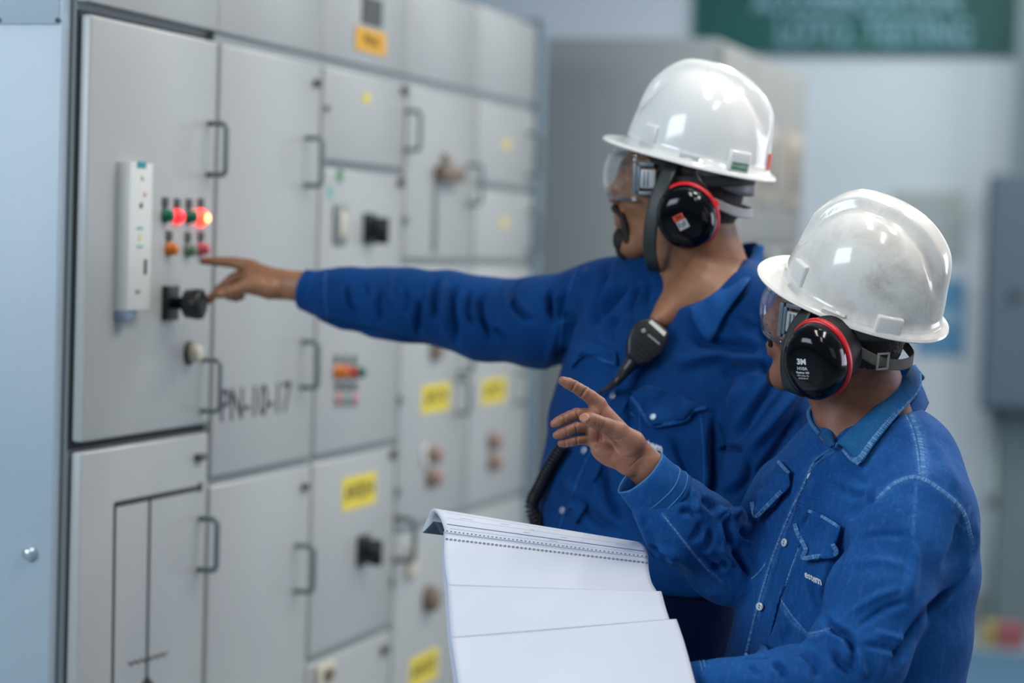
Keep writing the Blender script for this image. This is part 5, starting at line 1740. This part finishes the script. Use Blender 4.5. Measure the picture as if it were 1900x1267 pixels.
def hard_hat(name, label, C, up, fwd, material, scuff=False):
    f, l, u = ortho(up, fwd)
    root = empty(name, C)
    tag(root, label, 'hard hat', 'white hard hats of the two workers')
    NP = 160
    phi = np.linspace(0, 2 * math.pi, NP, endpoint=False)
    c, s_ = np.cos(phi), np.sin(phi)
    rb = 1.0 / np.sqrt((c / np.where(c > 0, .117, .124)) ** 2 + (s_ / .106) ** 2)
    bw_ = .0055 + .032 * np.clip(c, 0, 1) ** 2.0 + .008 * np.clip(-c, 0, 1) ** 2
    rows = []
    Hh = .142
    for t in np.linspace(0.0, 1, 46):
        th = max(t, .004) * math.pi / 2
        r = rb * math.sin(th) ** .86
        z = np.full(NP, Hh * math.cos(th) ** .74)
        x = r * c - .016 * np.clip(c, 0, 1) * np.sin(np.pi * min(1, 1.15 * (1 - t))) + .012 * (z / Hh); y = r * s_
        # raised ridge along the crown with a groove each side
        fade = smooth(.0, .12, 1 - t) * (1 - smooth(.60, .90, np.full(NP, t)))
        ay = np.abs(y)
        wdt = .021 + .009 * (c < 0) * t
        rid = .0105 * (1 - smooth(wdt, wdt + .009, ay)) - .0068 * np.exp(-((ay - wdt - .013) / .009) ** 2)
        k = rid * fade if t > .02 else np.full(NP, .0105)
        if t <= .02: k = np.full(NP, .0105)
        nx, ny, nz = r * c * math.sin(th) / .12, r * s_ * math.sin(th) / .12, np.full(NP, math.cos(th) + .2)
        nn = np.sqrt(nx ** 2 + ny ** 2 + nz ** 2)
        rows.append(np.stack([x + k * nx / nn, y + k * ny / nn, z + k * nz / nn], 1))
    for q in (.06, .16, .3, .5, .7, .86, .95, 1.0, 1.015):
        r = rb + bw_ * q + .0012
        z = -.003 - .007 * q * (1 - np.clip(c, 0, 1)) - .004 * q * np.clip(c, 0, 1) ** 2 - (.003 if q > .99 else 0) * 1.0
        z = z + (.003 if q < .1 else 0)
        rows.append(np.stack([r * c, r * s_, z], 1))
    R = np.array(rows)
    P = C + R[..., :1] * f + R[..., 1:2] * l + R[..., 2:3] * u
    n = len(rows)
    vs = list(P.reshape(-1, 3))
    fs = [(i * NP + j, i * NP + (j + 1) % NP, (i + 1) * NP + (j + 1) % NP, (i + 1) * NP + j)[::-1] for i in range(n - 1) for j in range(NP)]
    top = len(vs); vs.append(P[0].mean(0))
    fs += [(top, (j + 1) % NP, j)[::-1] for j in range(NP)]
    shell = mk('shell', vs, fs, material, root)
    shell.data.update()
    mod(shell, 'SOLIDIFY', thickness=.0026, offset=-1)
    if scuff:
        q = np.array(vs)
        w = np.zeros(len(q))
        x, y, z = proj(q)
        loc = (q - C) @ np.array([f, l, u]).T
        d = loc / np.linalg.norm(loc, axis=1)[:, None]
        for (a, r, k) in ((nrm([-.25, .75, .45]), .55, 1.0), (nrm([-.75, .55, .25]), .45, 1.0), (nrm([.35, .65, .75]), .5, .55), (nrm([-.3, .1, 1]), .5, .35)):
            w = np.maximum(w, k * np.clip(1 - np.linalg.norm(d - a, axis=1) / (2 * r), 0, 1) ** .8)
        at = shell.data.attributes.new('scuff', 'FLOAT', 'POINT')
        at.data.foreach_set('value', w.astype(np.float32))
    pq = [tuple(i) for i in fs if len(i) == 4]
    S = Surf(np.array(vs), np.array(pq))
    return root, S, (f, l, u), shell


def lug(S, hat, px, py, w, h, d, fr, m, name='accessory_slot', tilt=0.0):
    f, l, u = fr
    p, n = S.hit(px, py)
    n = nrm(n - np.dot(n, u) * u * .75)
    v = nrm(u - np.dot(u, n) * n); h_ = np.cross(v, n)
    ct, st = math.cos(tilt), math.sin(tilt)
    h_, v = h_ * ct + v * st, v * ct - h_ * st
    bm = bmesh.new()
    add_box(bm, p - n * .004, np.array([h_, v, n]), (w / 2, h / 2, d + .004), .0035, 3)
    return bm_obj(name, bm, m, hat), p + n * d, n, h_, v


hatC1 = V(1291, 284, 4.0)
hat1, SH1, fr1, sh1 = hard_hat('hard_hat', 'clean white hard hat with an orange sticker at its back edge', hatC1, cdir(.22, .95, .18), cdir(-.96, .25, -.12), HAT1)
_, p, n, hh, vv = lug(SH1, hat1, 1371, 300, .040, .034, .0055, fr1, HAT1)
bm = bmesh.new(); add_box(bm, p - vv * .007 + n * .0003, np.array([hh, vv, n]), (.015, .006, .0008)); gs = bm_obj('green_sticker', bm, mat('green_print', srgb(70, 130, 92), .5), hat1, smooth=False)
text_obj('sticker_lettering', 'V-GARD', .0075, p - vv * .007 + n * .0013, hh if np.dot(hh, CR) > 0 else -hh, vv, PRINTW, hat1, .0001)
lug(SH1, hat1, 1208, 247, .030, .028, .006, fr1, HAT1)
p, n = SH1.hit(1279, 291); hh = nrm(np.cross(fr1[2], n)); vv = np.cross(n, hh)
bm = bmesh.new(); add_box(bm, p, np.array([hh, vv, n]), (.016, .0045, .0016), .001); bm_obj('label_plate', bm, mat('pale_grey_label', srgb(200, 204, 200), .5), hat1)
p, n = SH1.hit(1427, 300); hh = nrm(np.cross(fr1[2], n)); vv = np.cross(n, hh)
bm = bmesh.new(); add_box(bm, p + n * .0006, np.array([hh, vv, n]), (.011, .013, .0006)); bm_obj('orange_sticker', bm, mat('orange_red_sticker', srgb(212, 74, 34), .5), hat1, smooth=False)

hatC2 = V(1597, 545, 3.55)
hat2, SH2, fr2, sh2 = hard_hat('hard_hat', 'scuffed white hard hat with grimy marks on its crown', hatC2, cdir(.24, .88, .40), cdir(-.93, .31, -.25), HAT2, True)
lug(SH2, hat2, 1648, 606, .040, .032, .0055, fr2, HAT2)
lug(SH2, hat2, 1484, 506, .032, .034, .0060, fr2, HAT2)
p, n = SH2.hit(1548, 578); hh = nrm(np.cross(fr2[2], n)); vv = np.cross(n, hh)
bm = bmesh.new(); add_box(bm, p, np.array([hh, vv, n]), (.018, .005, .0016), .001); bm_obj('label_plate', bm, HAT2, hat2)


def head_band(name, H, ang0, ang1, zs, zb, w, t, m, parent, k=1.0, n=40):
    """strap round the back of the head; zs / zb: height at the sides and at the back"""
    G_ = []
    for a in np.linspace(math.radians(ang0), math.radians(ang1), n):
        b = abs(math.sin((a - math.pi / 2) / 1)) if False else .5 - .5 * math.cos(a)
        z = zs + (zb - zs) * smooth(.45, 1, b)
        ex, ey = (.1095 * math.cos(a) - .012) * k, .085 * math.sin(a) * k
        zt = z - .030
        G_.append([H(ex, ey, z + w * q) for q in (-.5, -.3, 0, .3, .5)])
    return grid_obj(name, G_, m, parent, thick=t, offset=1)


def inner_band(hat, C, fr):
    f, l, u = fr
    A = np.linspace(0, 2 * math.pi, 60)
    grid_obj('suspension_band', [[C + f * (.088 * math.cos(a) - .004) + l * .075 * math.sin(a) + u * z for z in (.002, .012, .026)] for a in A], CUSH, hat, thick=.002, offset=0)


head_band('nape_strap', H2, 100, 260, .005, -.040, .017, .0016, STRAPG, hat2)
inner_band(hat2, hatC2, fr2)
p = H2(-.0835, .0705, -.033); 
a_ = math.radians(137); p = H2(.1115 * math.cos(a_) - .012, .087 * math.sin(a_), -.0305)
nB = nrm(p - H2(-.012, 0, -.03)); hB = nrm(np.cross(H2.u, nB))
bm = bmesh.new()
for (du, dv, lu, lv) in ((-.009, 0, .0014, .0125), (.009, 0, .0014, .0125), (0, .0115, .010, .0014), (0, -.0115, .010, .0014)):
    add_box(bm, p + hB * du + H2.u * dv + nB * .0025, np.array([hB, H2.u, nB]), (lu, lv, .0016), .0006)
bm_obj('buckle', bm, mat('beige_buckle', srgb(150, 146, 132), .4), hat2)
head_band('nape_strap', H1, 105, 255, .000, -.040, .016, .0018, STRAPL, hat1)
head_band('ratchet_band', H1, 100, 260, .050, .006, .036, .002, mat('grey_ratchet_plastic', srgb(92, 94, 98), .45), hat1, 1.005)
inner_band(hat1, hatC1, fr1)


def ear_muffs(label, H, px, py, Z, long_img, hl, hs, strap, wire, kind):
    """cups over both ears, a band under the chin"""
    Pc = V(px, py, Z)
    q = H.local(Pc[None])[0]
    root = empty('ear_muffs', H(0, 0, -.04))
    tag(root, label, 'ear muffs', 'ear muffs of the two workers')
    for sgn in (1, -1):
        out = nrm(H.l * sgn + (H.f * .06) - H.u * .12)
        c = H(q[0], q[1] * sgn, q[2])
        lg = cdir(long_img[0], long_img[1], 0)
        if sgn < 0: lg = lg - 2 * np.dot(lg, H.l) * H.l
        base = c - out * .024
        R_ = hs; sx = hl / hs
        bm = bmesh.new()
        prof = [(.93, -.001), (.985, .000), (1.0, .003), (1.0, .010), (.985, .018), (.95, .0255), (.885, .032), (.79, .0365), (.66, .0395), (.5, .0413), (.3, .0422), (.1, .0425), (.01, .0425)]
        add_lathe(bm, base, out, [(R_ * a, b * 1.05) for a, b in prof], 56, lg, sx)
        cup = bm_obj('cup', bm, CUPM, root)
        bm = bmesh.new()
        add_lathe(bm, base, out, [(R_ * .9, -.011), (R_ * 1.035, -.0105), (R_ * 1.055, -.008), (R_ * 1.055, -.003), (R_ * 1.03, .0002), (R_ * .9, .0005)], 56, lg, sx)
        bm_obj('ring', bm, REDM, root)
        bm = bmesh.new()
        dep = max(.016, abs(np.dot(base - H.C, out)) - .072)
        add_lathe(bm, base - out * .011, out, [(R_ * .70, -dep + .002), (R_ * .86, -dep), (R_ * .93, -dep + .006), (R_ * .95, -.006), (R_ * .90, 0)], 48, lg, sx)
        bm_obj('cushion', bm, CUSH, root)
        bm = bmesh.new()
        pts = [V(*w) for w in wire]
        if sgn < 0: pts = [H(*(H.local(p[None])[0] * np.array([1, -1, 1]))) for p in pts]
        add_tube(bm, catmull(pts, 16), .0016, 8)
        bm_obj('wire_arm', bm, mat('dark_wire', srgb(60, 54, 54), .35, .5), root)
        bm = bmesh.new(); add_box(bm, pts[-1], H.ax, (.003, .005, .006), .002); bm_obj('pivot', bm, REDM, root)
        if sgn > 0:
            yv = nrm(lg if np.dot(lg, CU) > 0 else -lg); 
            nrm_ = nrm(out)
            face = base + out * (.0425 * 1.05 + .0004)
            if kind == 'white':
                yv = nrm(CU + CR * .04); yv = nrm(yv - np.dot(yv, nrm_) * nrm_); xv = np.cross(yv, nrm_)
                if np.dot(xv, CR) < 0: xv = -xv
                o_ = face + xv * -.006 + yv * .003
                for txt, sz, dy, b_ in (('3M', .0112, .0075, .0005), ('H10A', .0066, -.0025, .0001), ('Optime 105', .0042, -.0085, .0001), ('CSA Class AL', .0033, -.0130, 0), ('ANSI S3.19', .0033, -.0172, 0)):
                    to = text_obj('cup_lettering', txt, sz, o_ + yv * dy, xv, yv, PRINTW, cup, .0002, b_)
                    for v in to.data.vertices:          # settle on the curved face
                        pp = np.array(v.co) + WO[to.name] - base
                        rr = pp - np.dot(pp, out) * out
                        e = math.sqrt((np.dot(rr, nrm(lg - np.dot(lg, out) * out)) / hl) ** 2 + (np.dot(rr, np.cross(out, nrm(lg - np.dot(lg, out) * out))) / hs) ** 2)
                        z = np.interp(e, [.1, .3, .5, .66, .79], [.0425, .0422, .0413, .0395, .0365]) * 1.05
                        v.co += Vector(out * (z - .0425 * 1.05))
            else:
                yv = nrm(cdir(-.45, .9, 0)); yv = nrm(yv - np.dot(yv, nrm_) * nrm_); xv = np.cross(yv, nrm_)
                if np.dot(xv, CR) < 0: xv = -xv
                o_ = face - xv * .005 + yv * .003 - out * .0005
                bm = bmesh.new(); add_box(bm, o_ + yv * .006, np.array([xv, yv, nrm_]), (.0085, .0048, .0005)); bm_obj('red_badge', bm, mat('orange_red_sticker', (0, 0, 0)), cup, smooth=False)
                text_obj('badge_lettering', '3M', .0085, o_ + yv * .006 + out * .0007, xv, yv, mat('dark_red_print', srgb(120, 20, 16), .5), cup, .0001, .0004)
                bm = bmesh.new(); add_box(bm, o_ - yv * .0072 + xv * .0012, np.array([xv, yv, nrm_]), (.0085, .0075, .0005)); bm_obj('grey_badge', bm, mat('silver_grey_badge', srgb(170, 172, 176), .4), cup, smooth=False)
                for k, dx in enumerate((-.004, .001, .005)):
                    bm = bmesh.new(); add_box(bm, o_ - yv * (.006 + .002 * (k % 2)) + xv * dx + out * .0006, np.array([xv, yv, nrm_]), (.0010, .004, .0003)); bm_obj('badge_mark', bm, DKGREY, cup, smooth=False)
    pts = [V(*w) for w in strap]
    loc = [H.local(p[None])[0] for p in pts]
    full = loc + [np.array([loc[-1][0] + .004, 0, loc[-1][2] - .018])] + [p * np.array([1, -1, 1]) for p in loc[::-1]]
    W = [H(*p) for p in full]
    pl_ = catmull(W, 90)
    tg = np.gradient(pl_, axis=0)
    G_ = []
    for p, t in zip(pl_, tg):
        o_ = nrm(p - H(.0, 0, -.03)); t = nrm(t); b = nrm(np.cross(t, o_))
        wd = .0108
        G_.append([p + b * wd * a + o_ * .002 * k for a, k in ((-1, 0), (-.9, .7), (-.55, .5), (.55, .5), (.9, .7), (1, 0))])
    grid_obj('chin_band', G_, mat('dark_grey_green_band', srgb(36, 44, 44), .5), root, thick=.003, offset=0)
    return root


ear_muffs('glossy black ear muffs with a red badge, below the clean hard hat', H1, 1272, 406, 3.875, (-.42, .91), .0535, .0475,
          [(1250, 302, 3.92), (1236, 328, 3.900), (1218, 372, 3.895), (1208, 420, 3.90), (1206, 462, 3.912), (1212, 494, 3.935)], [(1286, 316, 3.90), (1302, 338, 3.888), (1330, 378, 3.895)], 'badge')
ear_muffs('black ear muffs with white lettering on the cup, worn below the scuffed hard hat', H2, 1507, 676, 3.425, (-.06, 1), .0560, .0448,
          [(1500, 572, 3.492), (1488, 590, 3.470), (1473, 618, 3.456), (1463, 655, 3.452), (1462, 695, 3.462), (1474, 728, 3.485)], [(1588, 610, 3.475), (1586, 645, 3.462), (1582, 685, 3.468)], 'white')


def goggles(label, H, dz=0.0, dx=0.0):
    root = empty('safety_goggles', H(.09, 0, .01))
    tag(root, label, 'goggles', 'safety goggles of the two workers')
    zb, zt = -.026 + dz, .046 + dz

    def pt(a, z, k=1.0):
        bow = 1 - .10 * ((z - (zb + zt) / 2) / .036) ** 2
        return H(dx + .034 + .094 * k * bow * math.cos(a) ** .85 if math.cos(a) > 0 else dx + .034, .0800 * k * math.sin(a) * (.96 + .04 * bow), z)
    A = np.linspace(math.radians(-74), math.radians(74), 40)
    grid_obj('lens', [[pt(a, z) for z in np.linspace(zb, zt, 12)] for a in A], LENS, root, thick=.0018, offset=0)
    for nm, z in (('lower_rim', zb), ('upper_rim', zt)):
        bm = bmesh.new(); add_tube(bm, [pt(a, z - .0 + (.006 * (1 - abs(a)) if z == zb and abs(a) < .35 else 0), .985) for a in A], .0036, 8)
        bm_obj(nm, bm, clear_mat('smoky_goggle_rim', (.66, .72, .77), .14) if 'smoky_goggle_rim' not in MATS else MATS['smoky_goggle_rim'], root)
    bm = bmesh.new(); add_tube(bm, [H(dx + .118, -.014, zb + .006), H(dx + .122, 0, zb + .014), H(dx + .118, .014, zb + .006)], .003, 8); bm_obj('nose_piece', bm, GFRAME, root)
    for sgn in (1, -1):
        out = nrm(H.l * sgn + H.f * .12); fw = nrm(H.f - np.dot(H.f, out) * out); upv = np.cross(out, fw) * sgn
        upv = H.u
        c = H(dx + .058, sgn * .0795, .010 + dz)
        bm = bmesh.new()
        # frame of the side vent: a rounded bracket around the clip
        for (a, z, la, lz) in ((.011, 0, .0035, .026), (-.010, .0235, .0125, .0035), (-.010, -.0235, .0125, .0035), (.004, 0, .003, .021)):
            add_box(bm, c + fw * a * .9 + upv * z, np.array([fw, upv, out]), (la, lz, .004), .0018)
        fr_ = bm_obj('side_frame', bm, GFRAME, root)
        bm = bmesh.new(); add_box(bm, c - fw * .012 + out * .001, np.array([fw, upv, out]), (.0125, .0155, .0035), .002, 2)
        bm_obj('strap_clip', bm, GCLIP, root)
        bm = bmesh.new()
        for k in (-.004, .002): add_box(bm, c - fw * (.010 + k) + out * .0045, np.array([fw, upv, out]), (.0012, .0125, .0008))
        bm_obj('clip_ridges', bm, GFRAME, root)
    G_ = []
    for a in np.linspace(math.radians(72), math.radians(288), 60):
        z = .006 + dz + .006 * (.5 - .5 * math.cos(a - math.radians(72)) if False else math.sin((a - math.radians(72)) / math.radians(216) * math.pi))
        G_.append([H((.113 * math.cos(a) - .010), .0885 * math.sin(a), z + q) for q in (-.009, -.004, .004, .009)])
    grid_obj('strap', G_, STRAPD, root, thick=.0016, offset=0)
    return root


goggles('clear safety goggles on the man pointing at the cabinet', H1, .004, .0)
goggles('clear safety goggles with grey side clips, on the man with the notebook', H2, -.002, -.004)

# ------------------------------------------------------------------ shoulder microphone
mic = empty('radio_microphone', S1.hit(1200, 640)[0])
tag(mic, 'black handheld radio microphone clipped to the dark blue shirt front with its coiled cord', 'microphone')
p0, n0 = S1.hit(1202, 640)
nM = nrm(n0 * .5 + nrm(CAM - p0) * .8 + CR * .35)
pM = p0 + nM * .010


def onp(px, py, h=0.0, pM=pM):
    d = ray(px, py); t = ((pM + nM * h - CAM) @ nM) / (d @ nM)
    return CAM + t * d


out_ = [(1181, 598), (1204, 593), (1235, 617), (1239, 627), (1224, 660), (1198, 678), (1180, 680), (1160, 661), (1161, 632), (1169, 613)]
bm = bmesh.new()
add_prism(bm, [onp(a, b) for a, b in out_], nM * .030)
bmesh.ops.recalc_face_normals(bm, faces=bm.faces)
bmesh.ops.bevel(bm, geom=list(bm.edges), offset=.004, segments=3, affect='EDGES', profile=.5)
MICM = mat('matte_black_plastic', srgb(24, 27, 31), 0.38)
mb = sharp(bm_obj('body', bm, MICM, mic), 60)
sh_ = (onp(1200, 640, .030) - onp(1200, 640, 0)) 


def top(px, py, h=.0302): return onp(px, py, h)


def quad_box(name, pts, th, m, parent, h=.0302):
    bm = bmesh.new(); add_prism(bm, [top(a, b, h) for a, b in pts], nM * th)
    return bm_obj(name, bm, m, parent, smooth=False)


quad_box('white_bar', [(1203, 598), (1209, 594), (1236, 617), (1232, 624)], .0015, mat('white_bar_plastic', srgb(222, 218, 206), .5), mic, .029)
bm = bmesh.new(); add_lathe(bm, top(1194, 614), nM, [(.004, 0), (.004, .0015), (.002, .002)], 16); bm_obj('button', bm, MIDGREY, mic)
quad_box('name_line', [(1201, 622), (1203, 619), (1225, 637), (1223, 640)], .0005, MIDGREY, mic)
for k in range(4):
    quad_box('speaker_slot', [(1183 - k * 4, 634 + k * 8), (1185 - k * 4, 632 + k * 8), (1209 - k * 5, 652 + k * 6), (1207 - k * 5, 654 + k * 6)], .0006, mat('deep_black_plastic', srgb(8, 9, 10), .6), mic)
bm = bmesh.new()
pts = [onp(1176, 668, .014), onp(1160, 688, .012), onp(1140, 712, .012), S1.hit(1124, 732, .014)[0]]
add_tube(bm, catmull(pts, 14), np.linspace(.013, .0028, 14), 12); bm_obj('strain_relief', bm, MICM, mic)
run = [S1.hit(1124, 732, .014)[0], S1.hit(1106, 765, .012)[0], S1.hit(1080, 800, .012)[0], S1.hit(1060, 826, .014)[0]]
cp = [S1.hit(1058, 828, .014)[0], S1.hit(1036, 862, .014)[0], S1.hit(1016, 905, .016)[0], S1.hit(1007, 940, .020)[0]]
zz = proj(cp[-1][None])[2][0]
cp += [V(996, 975, zz + .0), V(992, 1020, zz + .0), V(1000, 1080, zz - .01)]
bm = bmesh.new(); add_tube(bm, catmull(run, 20), .0026, 8); bm_obj('cable', bm, MICM, mic)
cl = resample(catmull(cp, 60), .00045)
tg = np.gradient(cl, axis=0)
hel = []
r0 = .0096
for i, (p, t) in enumerate(zip(cl, tg)):
    t = nrm(t); a = nrm(np.cross(t, CF)); b = np.cross(t, a)
    an = i * .00045 / .0066 * 2 * math.pi
    hel.append(p + r0 * (math.cos(an) * a + math.sin(an) * b))
bm = bmesh.new(); add_tube(bm, hel, .0027, 6); bm_obj('coiled_cord', bm, mat('black_cord_rubber', srgb(14, 16, 20), .35), mic)

# ------------------------------------------------------------------ notebook
PAPER = noise_mat('white_paper_sheet', srgb(212, 216, 224), srgb(208, 212, 222), 5, .7, .04, 300)
PAPER2 = mat('pale_grey_paper', srgb(196, 202, 214), .7)
INKL = mat('faint_grey_print', srgb(176, 182, 196), .7)
INKB = mat('blue_violet_print', srgb(92, 92, 140), .7)
WIRE = mat('binding_wire', srgb(104, 108, 124), .35, .5)
pad = empty('notebook', V(1060, 1180, 3.40))
tag(pad, 'open white wire-bound notebook with blank pages, held low on a forearm', 'notebook')


def sheet(name, rows, parent, m=PAPER, nu=40, nv=10, thick=.0008, sag=0.0, corner=0):
    L_ = catmull([V(*r[0]) for r in rows], nv * (len(rows) - 1) + 1); R_ = catmull([V(*r[1]) for r in rows], nv * (len(rows) - 1) + 1)
    G_ = []
    for i, (a, b) in enumerate(zip(L_, R_)):
        row = []
        v = i / (len(L_) - 1)
        for t in np.linspace(0, 1, nu):
            p = a + (b - a) * t
            p = p + UP * (sag * math.sin(math.pi * t) * math.sin(math.pi * v))
            row.append(p)
        G_.append(row)
    if corner:
        k = corner; n_ = len(G_)
        for i in range(k):
            sh = (1 - math.sqrt(max(0, 1 - ((k - i) / k) ** 2))) * .016
            a, b = G_[i][0], G_[i][-1]; d = nrm(b - a)
            for j in range(nu):
                t = j / (nu - 1); G_[i][j] = G_[i][j] - d * sh * max(0, (t - .85) / .15)
    return grid_obj(name, G_, m, parent, thick=thick, offset=0), np.array(G_)


roll_rows = [((826, 990, 3.535), (1202, 1037, 3.505)), ((822, 974, 3.545), (1201, 1026, 3.512)), ((815, 957, 3.560), (1197, 1015, 3.525)), ((805, 946, 3.585), (1190, 1009, 3.548)), ((795, 957, 3.612), (1182, 1012, 3.575)), ((783, 985, 3.625), (1172, 1030, 3.590))]
roll, RG = sheet('turned_over_pages', roll_rows, pad, PAPER, thick=.0050)
sheet('roll_shade_sheet', [((816, 988, 3.556), (1196, 1036, 3.52)), ((812, 978, 3.566), (1195, 1030, 3.528)), ((805, 968, 3.580), (1190, 1024, 3.545)), ((797, 976, 3.604), (1183, 1022, 3.572)), ((785, 988, 3.620), (1174, 1034, 3.588))], pad, mat('dark_grey_roll_shade', srgb(64, 74, 88), .6), thick=.0012)  # added dark sheet standing for the shade under the turned-over pages
p1, G1 = sheet('page', [((825, 982, 3.540), (1203, 1030, 3.51)), ((825, 995, 3.530), (1203, 1042, 3.50)), ((824, 1022, 3.503), (1204, 1058, 3.478)), ((826, 1052, 3.478), (1209, 1080, 3.454)), ((831, 1086, 3.448), (1219, 1098, 3.424))], pad)
p2, G2 = sheet('page', [((830, 1084, 3.4500), (1227, 1097, 3.4252)), ((832, 1110, 3.432), (1230, 1108, 3.413)), ((834, 1145, 3.408), (1235, 1127, 3.392)), ((837, 1184, 3.382), (1242, 1149, 3.366))], pad)
p3, G3 = sheet('page', [((836, 1183, 3.3832), (1254, 1148, 3.3668)), ((838, 1190, 3.377), (1257, 1154, 3.358)), ((843, 1222, 3.345), (1271, 1196, 3.325)), ((850, 1267, 3.300), (1290, 1267, 3.276)), ((858, 1320, 3.262), (1306, 1330, 3.236))], pad, corner=5, sag=-.004)
sheet('page_stack', [((823, 988, 3.550), (1200, 1034, 3.522)), ((821, 1050, 3.494), (1204, 1080, 3.472)), ((826, 1110, 3.448), (1222, 1112, 3.430)), ((831, 1188, 3.398), (1238, 1160, 3.384)), ((838, 1240, 3.354), (1262, 1222, 3.336)), ((850, 1330, 3.278), (1290, 1335, 3.254))], pad, PAPER2, thick=.006)


def along(G_, v, u0, u1, n=60, lift=.0012):
    """line across a sheet at row fraction v"""
    i = v * (G_.shape[0] - 1); i0 = min(int(i), G_.shape[0] - 2); t = i - i0
    row = G_[i0] * (1 - t) + G_[i0 + 1] * t
    nr = nrm(np.cross(G_[i0 + 1, 5] - G_[i0, 5], G_[i0, 10] - G_[i0, 5]))
    if np.dot(nr, CAM - G_[i0, 5]) < 0: nr = -nr
    s_ = np.linspace(u0, u1, n) * (G_.shape[1] - 1)
    return np.stack([np.interp(s_, np.arange(G_.shape[1]), row[:, k]) for k in range(3)], 1) + nr * lift, nr


def rule(name, G_, v, u0, u1, r, m, parent, lift):
    p, _ = along(G_, v, u0, u1, 30, lift)
    bm = bmesh.new(); add_tube(bm, p, r, 5); return bm_obj(name, bm, m, parent)


rule('printed_line', RG, .205, .02, .985, .0006, INKB, roll, .0026)
rule('printed_line', RG, .34, .03, .97, .00022, INKL, roll, .0026)
rule('printed_line', RG, .12, .03, .97, .00022, INKL, roll, .0026)
rule('printed_line', RG, .47, .04, .6, .0002, INKL, roll, .0026)
for u0, u1, v in ((.40, .43, .27), (.52, .56, .155), (.58, .61, .28), (.85, .9, .30), (.88, .93, .16), (.10, .16, .38), (.3, .34, .40), (.44, .46, .36)):
    rule('printed_mark', RG, v, u0, u1, .0006, INKL, roll, .0024)
NB = 49
pu, nu_ = along(RG, .045, .012, .992, NB, .0027)
pl2, nl2 = along(G1, .31, .012, .992, NB, .0008)
bm = bmesh.new()
xdir = nrm(pl2[-1] - pl2[0])
for a, b in zip(pu, pl2):
    add_box(bm, a, np.array([xdir, np.cross(nu_, xdir), nu_]), (.0011, .0007, .0003))
    y_ = np.cross(nl2, xdir)
    ring = [b + .0017 * (math.cos(q) * xdir + math.sin(q) * y_) + nl2 * .0004 for q in np.linspace(0, 2 * math.pi, 11)]
    add_tube(bm, ring, .00042, 5)
bm_obj('wire_binding', bm, WIRE, pad)
rule('binding_gap', RG, .004, .0, 1.0, .0004, mat('grey_gap', srgb(150, 154, 176), .6), pad, .0026)
